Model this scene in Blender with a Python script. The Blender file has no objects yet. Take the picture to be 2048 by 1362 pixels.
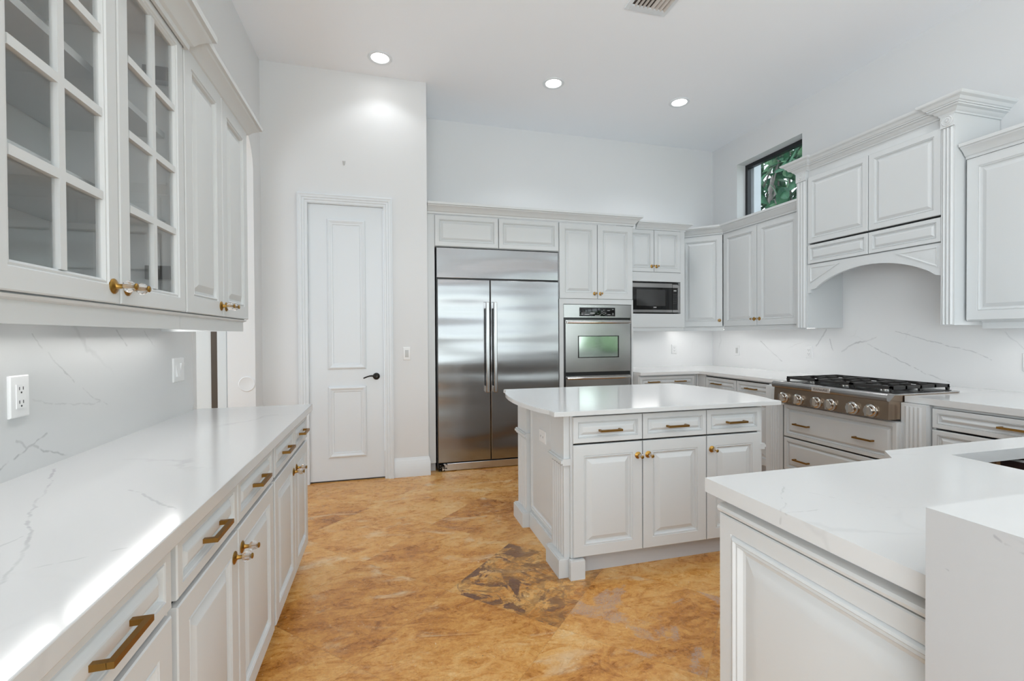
import bpy, bmesh, math, random
from mathutils import Vector, Matrix

sc = bpy.context.scene
COL = sc.collection
# ------------------------------------------------------------------ camera
cam_d = bpy.data.cameras.new('camera')
cam_d.sensor_width = 36.0
cam_d.lens = 36.0 * 922.9 / 2048.0
cam_d.clip_start = 0.02
cam = bpy.data.objects.new('camera', cam_d)
COL.objects.link(cam)
R0 = (0.9649646, -0.2623209, -0.0055825)      # right
R1 = (-0.0080828, -0.0084534, -0.9999316)     # down
R2 = (0.2622557, 0.9649437, -0.0102775)       # forward
cam.matrix_world = Matrix(((R0[0], -R1[0], -R2[0], 0.0),
                           (R0[1], -R1[1], -R2[1], 0.0),
                           (R0[2], -R1[2], -R2[2], 1.29),
                           (0, 0, 0, 1)))
sc.camera = cam
# ------------------------------------------------------------------ world, exposure
W = bpy.data.worlds.new('sky')
sc.world = W
W.use_nodes = True
bg = W.node_tree.nodes['Background']
bg.inputs[0].default_value = (0.83, 0.92, 1.0, 1)
bg.inputs[1].default_value = 1.8
sc.view_settings.view_transform = 'Standard'
sc.view_settings.look = 'None'
sc.view_settings.gamma = 1.0
sc.view_settings.exposure = 0.45
sc.view_settings.use_curve_mapping = False
sc.cycles.max_bounces = 10
sc.cycles.diffuse_bounces = 6
sc.cycles.glossy_bounces = 4
sc.cycles.transparent_max_bounces = 12
sc.cycles.sample_clamp_indirect = 6.0


def area(name, loc, size, power, direction, color=(1, 1, 1), spread=math.pi, shape='RECTANGLE'):
    d = bpy.data.lights.new(name, 'AREA')
    d.shape = shape
    d.size = size[0]
    if shape == 'RECTANGLE':
        d.size_y = size[1]
    d.energy = power
    d.color = color
    d.spread = spread
    o = bpy.data.objects.new(name, d)
    COL.objects.link(o)
    o.location = loc
    o.rotation_euler = Vector(direction).to_track_quat('-Z', 'Y').to_euler()
    return o


# daylight through the big glazed openings behind and to the right of the viewpoint
area('daylight_rear', (1.4, -3.45, 1.35), (4.5, 2.4), 80, (0, 1, 1.0), (0.89, 0.955, 1.0))
area('daylight_right', (4.18, -1.75, 1.7), (2.4, 2.0), 24, (-1, 0.15, 0.45), (0.89, 0.955, 1.0))
area('daylight_left', (-1.17, -1.9, 1.45), (2.5, 2.2), 98, (1, 0.7, 0.9), (0.89, 0.955, 1.0))
area('hall_fill', (-3.2, 3.92, 1.5), (.75, 2.4), 22, (1, -.28, 0.0), (0.88, 0.95, 1.0))  # added fill beyond the arch, no window behind it, brightens the island end

# ------------------------------------------------------------------ materials


def new_mat(name):
    m = bpy.data.materials.new(name)
    m.use_nodes = True
    nt = m.node_tree
    return m, nt, nt.nodes['Principled BSDF']


def L(nt, a, b):
    nt.links.new(a, b)


def node(nt, t, **kw):
    n = nt.nodes.new(t)
    for k, v in kw.items():
        setattr(n, k, v)
    return n


def math_n(nt, op, a, b=None, clamp=False):
    n = node(nt, 'ShaderNodeMath', operation=op, use_clamp=clamp)
    for i, x in enumerate((a, b)):
        if x is None:
            continue
        if isinstance(x, (int, float)):
            n.inputs[i].default_value = x
        else:
            L(nt, x, n.inputs[i])
    return n.outputs[0]


def vmath(nt, op, a, b=None, scale=None):
    n = node(nt, 'ShaderNodeVectorMath', operation=op)
    for i, x in enumerate((a, b)):
        if x is None:
            continue
        if isinstance(x, (tuple, list)):
            n.inputs[i].default_value = x
        else:
            L(nt, x, n.inputs[i])
    if scale is not None:
        if isinstance(scale, (int, float)):
            n.inputs['Scale'].default_value = scale
        else:
            L(nt, scale, n.inputs['Scale'])
    return n.outputs['Value'] if op in ('DOT_PRODUCT', 'LENGTH', 'DISTANCE') else n.outputs['Vector']


def mixc(nt, fac, a, b):
    n = node(nt, 'ShaderNodeMix', data_type='RGBA')
    for s, x in ((0, fac), (6, a), (7, b)):
        if isinstance(x, (int, float)):
            n.inputs[s].default_value = x
        elif isinstance(x, tuple):
            n.inputs[s].default_value = x if len(x) == 4 else (*x, 1)
        else:
            L(nt, x, n.inputs[s])
    return n.outputs[2]


def noise(nt, vec, scale, detail=4, rough=0.5, dist=0.0):
    n = node(nt, 'ShaderNodeTexNoise')
    n.inputs['Scale'].default_value = scale
    n.inputs['Detail'].default_value = detail
    n.inputs['Roughness'].default_value = rough
    n.inputs['Distortion'].default_value = dist
    L(nt, vec, n.inputs['Vector'])
    return n


def remap(nt, v, a, b, c=0.0, d=1.0):
    n = node(nt, 'ShaderNodeMapRange', interpolation_type='SMOOTHSTEP')
    L(nt, v, n.inputs[0])
    n.inputs[1].default_value = a
    n.inputs[2].default_value = b
    n.inputs[3].default_value = c
    n.inputs[4].default_value = d
    return n.outputs[0]


def pos(nt):
    return node(nt, 'ShaderNodeNewGeometry').outputs['Position']


def paint(name, col, rough, var=0.015, spec=0.5, bump=0.0, bscale=60):
    m, nt, b = new_mat(name)
    p = pos(nt)
    n = noise(nt, p, 1.7, 3)
    c2 = tuple(max(0, x - var) for x in col)
    L(nt, mixc(nt, n.outputs['Fac'], col, c2), b.inputs['Base Color'])
    b.inputs['Roughness'].default_value = rough
    b.inputs['Specular IOR Level'].default_value = spec
    if bump:
        nb = noise(nt, p, bscale, 3)
        bp = node(nt, 'ShaderNodeBump')
        bp.inputs['Strength'].default_value = bump
        bp.inputs['Distance'].default_value = 0.002
        L(nt, nb.outputs['Fac'], bp.inputs['Height'])
        L(nt, bp.outputs[0], b.inputs['Normal'])
    return m


def plain(name, col, rough=0.4, metal=0.0, spec=0.5, emit=None, estr=0):
    m, nt, b = new_mat(name)
    n = noise(nt, pos(nt), 25, 2)
    c2 = tuple(x * 0.94 for x in col)
    L(nt, mixc(nt, n.outputs['Fac'], col, c2), b.inputs['Base Color'])
    b.inputs['Roughness'].default_value = rough
    b.inputs['Metallic'].default_value = metal
    b.inputs['Specular IOR Level'].default_value = spec
    if emit:
        b.inputs['Emission Color'].default_value = (*emit, 1)
        b.inputs['Emission Strength'].default_value = estr
    return m


def steel(name, col=(0.60, 0.60, 0.60), rough=0.22, wave=0.0, axis='h', stain=None):
    m, nt, b = new_mat(name)
    p = pos(nt)
    mp = node(nt, 'ShaderNodeMapping')
    mp.inputs['Scale'].default_value = (2, 2, 260) if axis == 'h' else (260, 260, 2)
    L(nt, p, mp.inputs[0])
    n = noise(nt, mp.outputs[0], 1.0, 2)
    base = mixc(nt, n.outputs['Fac'], col, tuple(x * 0.9 for x in col))
    if stain:
        # dark rust marks near one lower corner of the kick plate
        (sx, sz, reach) = stain
        sp = node(nt, 'ShaderNodeSeparateXYZ')
        L(nt, p, sp.inputs[0])
        nn = noise(nt, p, 38, 4, 0.7)
        near = remap(nt, sp.outputs[0], sx, sx + reach, 0.26, -0.35)
        dark = math_n(nt, 'GREATER_THAN', math_n(nt, 'ADD', nn.outputs['Fac'], near), 0.66)
        base = mixc(nt, dark, base, (0.01, 0.01, 0.01))
    L(nt, base, b.inputs['Base Color'])
    b.inputs['Metallic'].default_value = 1.0
    b.inputs['Roughness'].default_value = rough
    if wave:
        mw = node(nt, 'ShaderNodeMapping')
        mw.inputs['Scale'].default_value = (0.7, 0.7, 4.0)
        L(nt, p, mw.inputs[0])
        nw = noise(nt, mw.outputs[0], 1.0, 1, 0.3)
        bp = node(nt, 'ShaderNodeBump')
        bp.inputs['Strength'].default_value = 1.0
        bp.inputs['Distance'].default_value = wave
        L(nt, nw.outputs['Fac'], bp.inputs['Height'])
        L(nt, bp.outputs[0], b.inputs['Normal'])
    return m


def quartz(name, veins=(), seed=0.0, amount=0.55, base=(0.64, 0.645, 0.645), rough=0.13):
    """White quartz; soft procedural veining plus the slab's own long veins (polylines, world metres)."""
    m, nt, b = new_mat(name)
    p = pos(nt)
    off = vmath(nt, 'ADD', p, (seed, seed * 0.7, seed * 0.3))
    w = noise(nt, off, 1.3, 5, 0.6)
    wv = vmath(nt, 'SCALE', vmath(nt, 'SUBTRACT', w.outputs['Color'], (0.5, 0.5, 0.5)), scale=0.55)
    vo = node(nt, 'ShaderNodeTexVoronoi', feature='DISTANCE_TO_EDGE')
    vo.inputs['Scale'].default_value = 0.9
    L(nt, vmath(nt, 'ADD', off, wv), vo.inputs['Vector'])
    line = remap(nt, vo.outputs['Distance'], 0.0, 0.012, 1.0, 0.0)
    brk = noise(nt, off, 2.3, 3)
    mask = remap(nt, brk.outputs['Fac'], 0.5, 0.72)
    vein = math_n(nt, 'MULTIPLY', math_n(nt, 'MULTIPLY', line, mask), amount)
    # fine wobble for the explicit veins
    wf = noise(nt, p, 14, 3, 0.6)
    pw = vmath(nt, 'ADD', p, vmath(nt, 'SCALE', vmath(nt, 'SUBTRACT', wf.outputs['Color'], (0.5, 0.5, 0.5)), scale=0.03))
    tone = noise(nt, p, 5, 3)
    for (pts, width, strength) in veins:
        width *= .85
        strength *= 1.0
        for a, c in zip(pts[:-1], pts[1:]):
            a = Vector(a); c = Vector(c); ba = c - a
            pa = vmath(nt, 'SUBTRACT', pw, tuple(a))
            h = math_n(nt, 'DIVIDE', vmath(nt, 'DOT_PRODUCT', pa, tuple(ba)), max(ba.dot(ba), 1e-6), clamp=True)
            d = vmath(nt, 'LENGTH', vmath(nt, 'SUBTRACT', pa, vmath(nt, 'SCALE', tuple(ba), scale=h)))
            s = remap(nt, d, width * 0.25, width, strength, 0.0)
            s = math_n(nt, 'MULTIPLY', s, remap(nt, tone.outputs['Fac'], 0.3, 0.6, 0.35, 1.0))
            vein = math_n(nt, 'MAXIMUM', vein, s)
    cloud = noise(nt, off, 0.8, 3)
    bcol = mixc(nt, cloud.outputs['Fac'], base, tuple(x * 0.965 for x in base))
    L(nt, mixc(nt, vein, bcol, (0.33, 0.33, 0.34)), b.inputs['Base Color'])
    b.inputs['Roughness'].default_value = rough
    return m


def floor_mat():
    m, nt, b = new_mat('travertine_floor')
    p = pos(nt)
    sp = node(nt, 'ShaderNodeSeparateXYZ')
    L(nt, p, sp.inputs[0])
    x, y = sp.outputs[0], sp.outputs[1]
    r = 0.70710678
    S = 0.607
    a = math_n(nt, 'DIVIDE', math_n(nt, 'SUBTRACT', math_n(nt, 'MULTIPLY', math_n(nt, 'ADD', x, y), r), 1.855), S)
    c = math_n(nt, 'DIVIDE', math_n(nt, 'SUBTRACT', math_n(nt, 'MULTIPLY', math_n(nt, 'SUBTRACT', x, y), r), -1.44), S)
    ia, ic = math_n(nt, 'FLOOR', a), math_n(nt, 'FLOOR', c)
    fa, fc = math_n(nt, 'SUBTRACT', a, ia), math_n(nt, 'SUBTRACT', c, ic)
    cell = node(nt, 'ShaderNodeCombineXYZ')
    L(nt, ia, cell.inputs[0]); L(nt, ic, cell.inputs[1])
    wn = node(nt, 'ShaderNodeTexWhiteNoise', noise_dimensions='3D')
    L(nt, cell.outputs[0], wn.inputs['Vector'])
    rnd, rcol = wn.outputs['Value'], wn.outputs['Color']
    # every tile is its own piece of stone: shift and stretch the pattern
    q = vmath(nt, 'ADD', p, vmath(nt, 'SCALE', rcol, scale=9.0))
    mp = node(nt, 'ShaderNodeMapping')
    mp.inputs['Rotation'].default_value = (0, 0, 0.6)
    mp.inputs['Scale'].default_value = (1.0, 2.1, 1.0)
    L(nt, q, mp.inputs[0])
    q = mp.outputs[0]
    n1 = noise(nt, q, 1.5, 10, 0.66, 1.0)
    n2 = noise(nt, q, 6.0, 10, 0.78, 1.8)
    n3 = noise(nt, p, 42, 6, 0.75, 1.2)
    ramp = node(nt, 'ShaderNodeValToRGB')
    e = ramp.color_ramp.elements
    e[0].position = 0.31; e[0].color = (0.27, 0.092, 0.013, 1)
    e[1].position = 0.74; e[1].color = (0.80, 0.57, 0.28, 1)
    k = e.new(0.42); k.color = (0.48, 0.198, 0.036, 1)
    k = e.new(0.51); k.color = (0.62, 0.305, 0.076, 1)
    k = e.new(0.60); k.color = (0.71, 0.41, 0.142, 1)
    v = math_n(nt, 'ADD', math_n(nt, 'MULTIPLY', n1.outputs['Fac'], 0.50), math_n(nt, 'MULTIPLY', n2.outputs['Fac'], 0.50))
    v = math_n(nt, 'ADD', math_n(nt, 'MULTIPLY', math_n(nt, 'SUBTRACT', v, 0.5), 1.35), 0.5)
    v = math_n(nt, 'ADD', v, math_n(nt, 'MULTIPLY', math_n(nt, 'SUBTRACT', n3.outputs['Fac'], 0.5), 0.42))
    v = math_n(nt, 'ADD', v, math_n(nt, 'MULTIPLY', math_n(nt, 'SUBTRACT', rnd, 0.5), 0.09))
    L(nt, v, ramp.inputs[0])
    col = ramp.outputs[0]
    # squiggly darker vein lines and small pale flecks in the stone
    sq = noise(nt, q, 9.0, 7, 0.72, 2.6)
    ab = math_n(nt, 'ABSOLUTE', math_n(nt, 'SUBTRACT', sq.outputs['Fac'], 0.5))
    ln = math_n(nt, 'MULTIPLY', remap(nt, ab, 0.002, 0.016, 0.55, 0.0), remap(nt, n1.outputs['Fac'], 0.42, 0.60, 0.15, 1.0))
    col = mixc(nt, ln, col, (0.27, 0.115, 0.03))
    fl = noise(nt, p, 75, 3, 0.6, 0.8)
    col = mixc(nt, remap(nt, fl.outputs['Fac'], 0.66, 0.72, 0.0, 0.5), col, (0.85, 0.74, 0.58))
    # pale cloudy patches
    pale = remap(nt, noise(nt, q, 2.3, 9, 0.7, 1.2).outputs['Fac'], 0.55, 0.72, 0.0, 0.75)
    col = mixc(nt, pale, col, (0.74, 0.585, 0.375))
    # the one strongly figured tile: dark purplish brown clouds
    isd = math_n(nt, 'MULTIPLY', math_n(nt, 'COMPARE', ia, 0.0), math_n(nt, 'COMPARE', ic, 0.0))
    isn = math_n(nt, 'MULTIPLY', math_n(nt, 'COMPARE', ia, 0.0), math_n(nt, 'COMPARE', ic, 1.0))
    for cn in nt.nodes:
        if cn.type == 'MATH' and cn.operation == 'COMPARE':
            cn.inputs[2].default_value = 0.1
    dn = noise(nt, p, 4.6, 9, 0.72, 1.6)
    dk = math_n(nt, 'MULTIPLY', isd, remap(nt, dn.outputs['Fac'], 0.475, 0.54, 0.0, 0.95))
    dk = math_n(nt, 'MULTIPLY', dk, remap(nt, x, 0.66, 1.0, 1.0, 0.25))
    col = mixc(nt, dk, col, (0.13, 0.062, 0.040))
    mid = math_n(nt, 'MULTIPLY', isd, remap(nt, noise(nt, p, 11, 8, 0.7, 1.5).outputs['Fac'], 0.45, 0.61, 0.0, 0.65))
    col = mixc(nt, mid, col, (0.22, 0.105, 0.03))
    # grey-mauve speckled patches on the neighbouring tile
    gn = noise(nt, p, 3.6, 6, 0.6, 1.4)
    spk = noise(nt, p, 150, 2, 0.6)
    gm = math_n(nt, 'MULTIPLY', isn, math_n(nt, 'MULTIPLY', remap(nt, gn.outputs['Fac'], 0.52, 0.60), remap(nt, spk.outputs['Fac'], 0.40, 0.58, 0.15, 0.95)))
    col = mixc(nt, gm, col, (0.43, 0.30, 0.235))
    # small pits
    vo = node(nt, 'ShaderNodeTexVoronoi')
    vo.inputs['Scale'].default_value = 15
    L(nt, p, vo.inputs['Vector'])
    pit = remap(nt, vo.outputs['Distance'], 0.035, 0.06, 0.75, 0.0)
    pit = math_n(nt, 'MULTIPLY', pit, math_n(nt, 'GREATER_THAN', noise(nt, p, 3.1, 2).outputs['Fac'], 0.62))
    col = mixc(nt, pit, col, (0.10, 0.055, 0.025))
    # hairline joints
    def edge(f):
        return math_n(nt, 'MINIMUM', f, math_n(nt, 'SUBTRACT', 1.0, f))
    j = math_n(nt, 'MINIMUM', edge(fa), edge(fc))
    jm = remap(nt, j, 0.001, 0.0035, 0.35, 0.0)
    col = mixc(nt, jm, col, (0.27, 0.15, 0.06))
    L(nt, col, b.inputs['Base Color'])
    b.inputs['Roughness'].default_value = 0.30
    rr = remap(nt, n2.outputs['Fac'], 0.3, 0.7, 0.22, 0.38)
    L(nt, rr, b.inputs['Roughness'])
    bp = node(nt, 'ShaderNodeBump')
    bp.inputs['Strength'].default_value = 0.12
    bp.inputs['Distance'].default_value = 0.003
    L(nt, n3.outputs['Fac'], bp.inputs['Height'])
    L(nt, bp.outputs[0], b.inputs['Normal'])
    return m


def glass(name, tint=(1, 1, 1), refl=1.0):
    m, nt, b = new_mat(name)
    nt.nodes.remove(b)
    out = nt.nodes['Material Output']
    tr = node(nt, 'ShaderNodeBsdfTransparent')
    tr.inputs[0].default_value = (*tint, 1)
    gl = node(nt, 'ShaderNodeBsdfGlossy')
    gl.inputs['Roughness'].default_value = 0.02
    lw = node(nt, 'ShaderNodeLayerWeight')
    lw.inputs[0].default_value = 0.5
    fr = math_n(nt, 'ADD', math_n(nt, 'MULTIPLY', math_n(nt, 'POWER', lw.outputs['Facing'], 5.0), 0.9), 0.04)
    mx = node(nt, 'ShaderNodeMixShader')
    L(nt, math_n(nt, 'MULTIPLY', fr, refl), mx.inputs[0])
    L(nt, tr.outputs[0], mx.inputs[1]); L(nt, gl.outputs[0], mx.inputs[2])
    L(nt, mx.outputs[0], out.inputs[0])
    return m


def leaf_mat(name, c1, c2, rough=0.45, scale=9):
    m, nt, b = new_mat(name)
    n = noise(nt, pos(nt), scale, 5, 0.7)
    L(nt, mixc(nt, remap(nt, n.outputs['Fac'], 0.35, 0.65), c1, c2), b.inputs['Base Color'])
    b.inputs['Roughness'].default_value = rough
    b.inputs['Subsurface Weight'].default_value = 0.0
    return m


M = {}
M['wall'] = paint('wall_paint', (0.72, 0.727, 0.735), 0.55, 0.012, 0.3, 0.12, 220)
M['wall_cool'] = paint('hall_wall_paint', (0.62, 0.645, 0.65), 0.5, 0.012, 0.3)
M['ceiling'] = paint('ceiling_paint', (0.89, 0.915, 0.95), 0.7, 0.008, 0.2)
M['trim'] = paint('trim_paint', (0.73, 0.765, 0.795), 0.35, 0.008)
M['cab'] = paint('cabinet_paint', (0.63, 0.648, 0.655), 0.38, 0.012)
M['cab_in'] = paint('cabinet_interior', (0.80, 0.80, 0.795), 0.5, 0.012)
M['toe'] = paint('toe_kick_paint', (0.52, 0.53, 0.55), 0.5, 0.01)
M['floor'] = floor_mat()
M['steel'] = steel('brushed_steel', (0.46, 0.45, 0.445), 0.22)
M['steel_wavy'] = steel('fridge_steel', (0.35, 0.35, 0.355), 0.20, wave=0.03)
M['steel_kick'] = steel('kick_plate_steel', (0.62, 0.63, 0.66), 0.25, stain=(0.47, 0.05, 0.22))
M['steel_polished'] = steel('polished_steel', (0.75, 0.73, 0.70), 0.14)
M['range_steel_floor_tint'] = steel('range_steel_floor_tint', (0.40, 0.31, 0.235), 0.24)  # stainless with the brown floor reflection put into its base colour
M['black'] = plain('black_enamel', (0.012, 0.012, 0.012), 0.28)
M['gloss_black'] = plain('gloss_black_glass', (0.006, 0.006, 0.006), 0.06)
M['iron'] = plain('cast_iron', (0.018, 0.016, 0.015), 0.5)
M['bronze'] = plain('dark_bronze', (0.02, 0.018, 0.016), 0.35, 0.6)
M['brass'] = plain('aged_brass', (0.42, 0.24, 0.06), 0.32, 1.0)
M['pull'] = plain('bronze_brass', (0.31, 0.165, 0.040), 0.36, 0.9)
M['plastic'] = plain('white_plastic', (0.80, 0.80, 0.80), 0.3)
M['plastic_grey'] = plain('grey_plastic', (0.52, 0.52, 0.51), 0.35)
M['slot'] = plain('dark_slot', (0.03, 0.03, 0.03), 0.6)
M['gap'] = plain('shadow_gap', (0.05, 0.05, 0.05), 0.8)
M['glass'] = glass('clear_glass', (0.97, 0.975, 0.975), 1.0)
M['window_glass'] = glass('window_glass', (0.97, 0.985, 0.985), 0.6)
M['steel_handle'] = steel('handle_steel', (0.50, 0.50, 0.50), 0.25, axis='v')
M['oven_glass'] = plain('oven_mirror_glass', (0.62, 0.68, 0.62), 0.10, 1.0)
M['micro_glass'] = plain('microwave_glass', (0.03, 0.03, 0.03), 0.10, 0.0, 0.9)
M['crystal'] = None
m_, nt_, b_ = new_mat('crystal')
b_.inputs['Base Color'].default_value = (0.97, 0.97, 0.97, 1)
b_.inputs['Transmission Weight'].default_value = 0.85
b_.inputs['Roughness'].default_value = 0.03
b_.inputs['IOR'].default_value = 1.5
M['crystal'] = m_
M['mark'] = plain('panel_marks', (0.55, 0.55, 0.55), 0.5)
M['mark_dim'] = plain('button_marks', (0.14, 0.14, 0.14), 0.5)
M['badge'] = plain('badge_plate', (0.70, 0.66, 0.62), 0.3, 0.7)
M['badge_text'] = plain('badge_lettering', (0.06, 0.03, 0.02), 0.5)
M['wood_dark'] = plain('dark_brown_wood', (0.055, 0.036, 0.02), 0.45)
M['mahogany'] = plain('mahogany_interior', (0.028, 0.006, 0.004), 0.5)
M['pine'] = plain('pine_batten', (0.30, 0.14, 0.05), 0.6)
M['lamp'] = plain('lamp_lens', (1, 1, 1), 0.4, emit=(1.0, 0.98, 0.95), estr=9)
M['led'] = plain('led_diffuser', (1, 1, 1), 0.4, emit=(1.0, 0.985, 0.96), estr=13)
M['led_soft'] = plain('led_diffuser_soft', (1, 1, 1), 0.4, emit=(1.0, 0.985, 0.96), estr=15)
M['vent_dark'] = plain('duct_dark', (0.05, 0.035, 0.03), 0.7)
M['vent_slat'] = plain('vent_slat_paint', (0.62, 0.58, 0.54), 0.5)
M['frame_black'] = plain('black_window_frame', (0.012, 0.013, 0.016), 0.35)
M['frame_white'] = plain('outer_stucco', (0.85, 0.88, 0.95), 0.7)
M['leaf'] = leaf_mat('leaf_green', (0.022, 0.12, 0.065), (0.075, 0.27, 0.13))
M['leaf_light'] = leaf_mat('leaf_light_green', (0.11, 0.28, 0.12), (0.24, 0.42, 0.26))
M['leaf_dry'] = leaf_mat('dry_leaf', (0.22, 0.18, 0.17), (0.42, 0.36, 0.34), 0.8)
M['hedge'] = leaf_mat('hedge_green', (0.06, 0.20, 0.03), (0.20, 0.42, 0.10), 0.8, 26)
M['ground'] = plain('outdoor_paving', (0.45, 0.43, 0.40), 0.8)

# ------------------------------------------------------------------ mesh builder
ORI = {}


class MB:
    def __init__(s):
        s.v, s.f, s.m = [], [], []

    def add(s, pts, faces, m=0):
        o = len(s.v)
        s.v += [tuple(p) for p in pts]
        s.f += [tuple(o + i for i in f) for f in faces]
        s.m += [m] * len(faces)
        return s

    def box(s, x0, x1, y0, y1, z0, z1, m=0):
        p = [(x, y, z) for z in (z0, z1) for y in (y0, y1) for x in (x0, x1)]
        return s.add(p, [(0, 2, 3, 1), (4, 5, 7, 6), (0, 1, 5, 4), (2, 6, 7, 3), (0, 4, 6, 2), (1, 3, 7, 5)], m)

    def carc(s, x0, x1, y0, y1, z0, z1, face, t=.016, m=0):
        """open-fronted cabinet carcass"""
        s.box(x0, x1, y0, y1, z0, z0 + t, m).box(x0, x1, y0, y1, z1 - t, z1, m)
        a, b = z0 + t, z1 - t
        if face in ('+X', '-X'):
            s.box(x0, x1, y0, y0 + t, a, b, m).box(x0, x1, y1 - t, y1, a, b, m)
            xb = x0 if face == '+X' else x1 - t
            s.box(xb, xb + t, y0 + t, y1 - t, a, b, m)
        else:
            s.box(x0, x0 + t, y0, y1, a, b, m).box(x1 - t, x1, y0, y1, a, b, m)
            s.box(x0 + t, x1 - t, y1 - t, y1, a, b, m)
        return s

    def bbox(s, x0, x1, y0, y1, z0, z1, bev=0.003, m=0):
        """box with chamfered edges"""
        bm = bmesh.new()
        bmesh.ops.create_cube(bm, size=1)
        for v in bm.verts:
            v.co = Vector((x0 + (v.co.x + .5) * (x1 - x0), y0 + (v.co.y + .5) * (y1 - y0), z0 + (v.co.z + .5) * (z1 - z0)))
        bmesh.ops.bevel(bm, geom=list(bm.edges), offset=bev, segments=2, affect='EDGES', profile=0.5)
        bm.verts.index_update()
        s.add([v.co[:] for v in bm.verts], [[v.index for v in f.verts] for f in bm.faces], m)
        bm.free()
        return s

    def prism(s, poly, axis, a0, a1, m=0):
        """poly in the other two axes (x:(y,z)  y:(x,z)  z:(x,y))"""
        def P(q, a):
            return {'x': (a, q[0], q[1]), 'y': (q[0], a, q[1]), 'z': (q[0], q[1], a)}[axis]
        n = len(poly)
        pts = [P(q, a0) for q in poly] + [P(q, a1) for q in poly]
        fs = [tuple(range(n - 1, -1, -1)), tuple(range(n, 2 * n))]
        fs += [(i, (i + 1) % n, n + (i + 1) % n, n + i) for i in range(n)]
        return s.add(pts, fs, m)

    def lathe(s, o, ax, prof, seg=20, m=0, smooth=True):
        """prof: list of (radius, height along ax)"""
        ax = Vector(ax).normalized()
        u = ax.orthogonal().normalized()
        w = ax.cross(u)
        o = Vector(o)
        pts, fs = [], []
        for r, h in prof:
            for k in range(seg):
                t = 2 * math.pi * k / seg
                pts.append(o + ax * h + (u * math.cos(t) + w * math.sin(t)) * r)
        for i in range(len(prof) - 1):
            for k in range(seg):
                k2 = (k + 1) % seg
                fs.append((i * seg + k, i * seg + k2, (i + 1) * seg + k2, (i + 1) * seg + k))
        fs.append(tuple(range(seg - 1, -1, -1)))
        fs.append(tuple((len(prof) - 1) * seg + k for k in range(seg)))
        return s.add(pts, fs, m)

    def tube(s, pts, r, seg=10, m=0):
        pts = [Vector(p) for p in pts]
        rr = r if isinstance(r, (list, tuple)) else [r] * len(pts)
        vs, fs = [], []
        up = None
        for i, p in enumerate(pts):
            d = (pts[min(i + 1, len(pts) - 1)] - pts[max(i - 1, 0)]).normalized()
            if up is None:
                up = d.orthogonal().normalized()
            up = (up - d * up.dot(d)).normalized()
            w = d.cross(up)
            for k in range(seg):
                t = 2 * math.pi * k / seg
                vs.append(p + (up * math.cos(t) + w * math.sin(t)) * rr[i])
        for i in range(len(pts) - 1):
            for k in range(seg):
                k2 = (k + 1) % seg
                fs.append((i * seg + k, i * seg + k2, (i + 1) * seg + k2, (i + 1) * seg + k))
        fs.append(tuple(range(seg - 1, -1, -1)))
        fs.append(tuple((len(pts) - 1) * seg + k for k in range(seg)))
        return s.add(vs, fs, m)

    def sweep(s, path, prof, z0, closed=False, m=0):
        """moulding: profile (out, z) swept along an XY path; out = right-hand side of travel"""
        path = [Vector(p) for p in path]
        n = len(path)
        pts, fs = [], []
        for i, p in enumerate(path):
            dirs = []
            if i > 0 or closed:
                dirs.append((p - path[i - 1]).normalized())
            if i < n - 1 or closed:
                dirs.append((path[(i + 1) % n] - p).normalized())
            ns = [Vector((d.y, -d.x)) for d in dirs]
            o = ns[0] if len(ns) == 1 else (ns[0] + ns[1]) / max(1 + ns[0].dot(ns[1]), 0.2)
            for (a, z) in prof:
                pts.append((p.x + o.x * a, p.y + o.y * a, z0 + z))
        k = len(prof)
        for i in range(n if closed else n - 1):
            i2 = (i + 1) % n
            for j in range(k):
                j2 = (j + 1) % k
                fs.append((i * k + j, i * k + j2, i2 * k + j2, i2 * k + j))
        if not closed:
            fs.append(tuple(range(k)))
            fs.append(tuple((n - 1) * k + j for j in range(k - 1, -1, -1)))
        return s.add(pts, fs, m)

    def panel(s, fr, poly, rings, m=0, open_back=False):
        """polygon in the frame's (a,b) plane with inset rings [(inset, height)] along its normal"""
        P = fr.pt
        def inset(d):
            n = len(poly)
            cx = sum(q[0] for q in poly) / n
            cy = sum(q[1] for q in poly) / n
            lines = []
            for i in range(n):
                ax_, ay = poly[i]
                bx, by = poly[(i + 1) % n]
                dx, dy = bx - ax_, by - ay
                l = math.hypot(dx, dy)
                nx, ny = -dy / l, dx / l
                if (cx - ax_) * nx + (cy - ay) * ny < 0:
                    nx, ny = -nx, -ny
                lines.append((ax_ + nx * d, ay + ny * d, dx, dy))
            out = []
            for i in range(n):
                x1, y1, dx1, dy1 = lines[i - 1]
                x2, y2, dx2, dy2 = lines[i]
                den = dx1 * dy2 - dy1 * dx2
                t = ((x2 - x1) * dy2 - (y2 - y1) * dx2) / den
                out.append((x1 + dx1 * t, y1 + dy1 * t))
            return out
        n = len(poly)
        pts, fs = [], []
        for d, h in rings:
            for q in inset(d):
                pts.append(P(q[0], q[1], h))
        for i in range(len(rings) - 1):
            for j in range(n):
                j2 = (j + 1) % n
                fs.append((i * n + j, i * n + j2, (i + 1) * n + j2, (i + 1) * n + j))
        if not open_back:
            fs.append(tuple(range(n - 1, -1, -1)))
        fs.append(tuple((len(rings) - 1) * n + j for j in range(n)))
        return s.add(pts, fs, m)

    def fbox(s, fr, a0, a1, b0, b1, c0, c1, m=0):
        p = [fr.pt(a, b, c) for c in (c0, c1) for b in (b0, b1) for a in (a0, a1)]
        return s.add(p, [(0, 2, 3, 1), (4, 5, 7, 6), (0, 1, 5, 4), (2, 6, 7, 3), (0, 4, 6, 2), (1, 3, 7, 5)], m)

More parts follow.
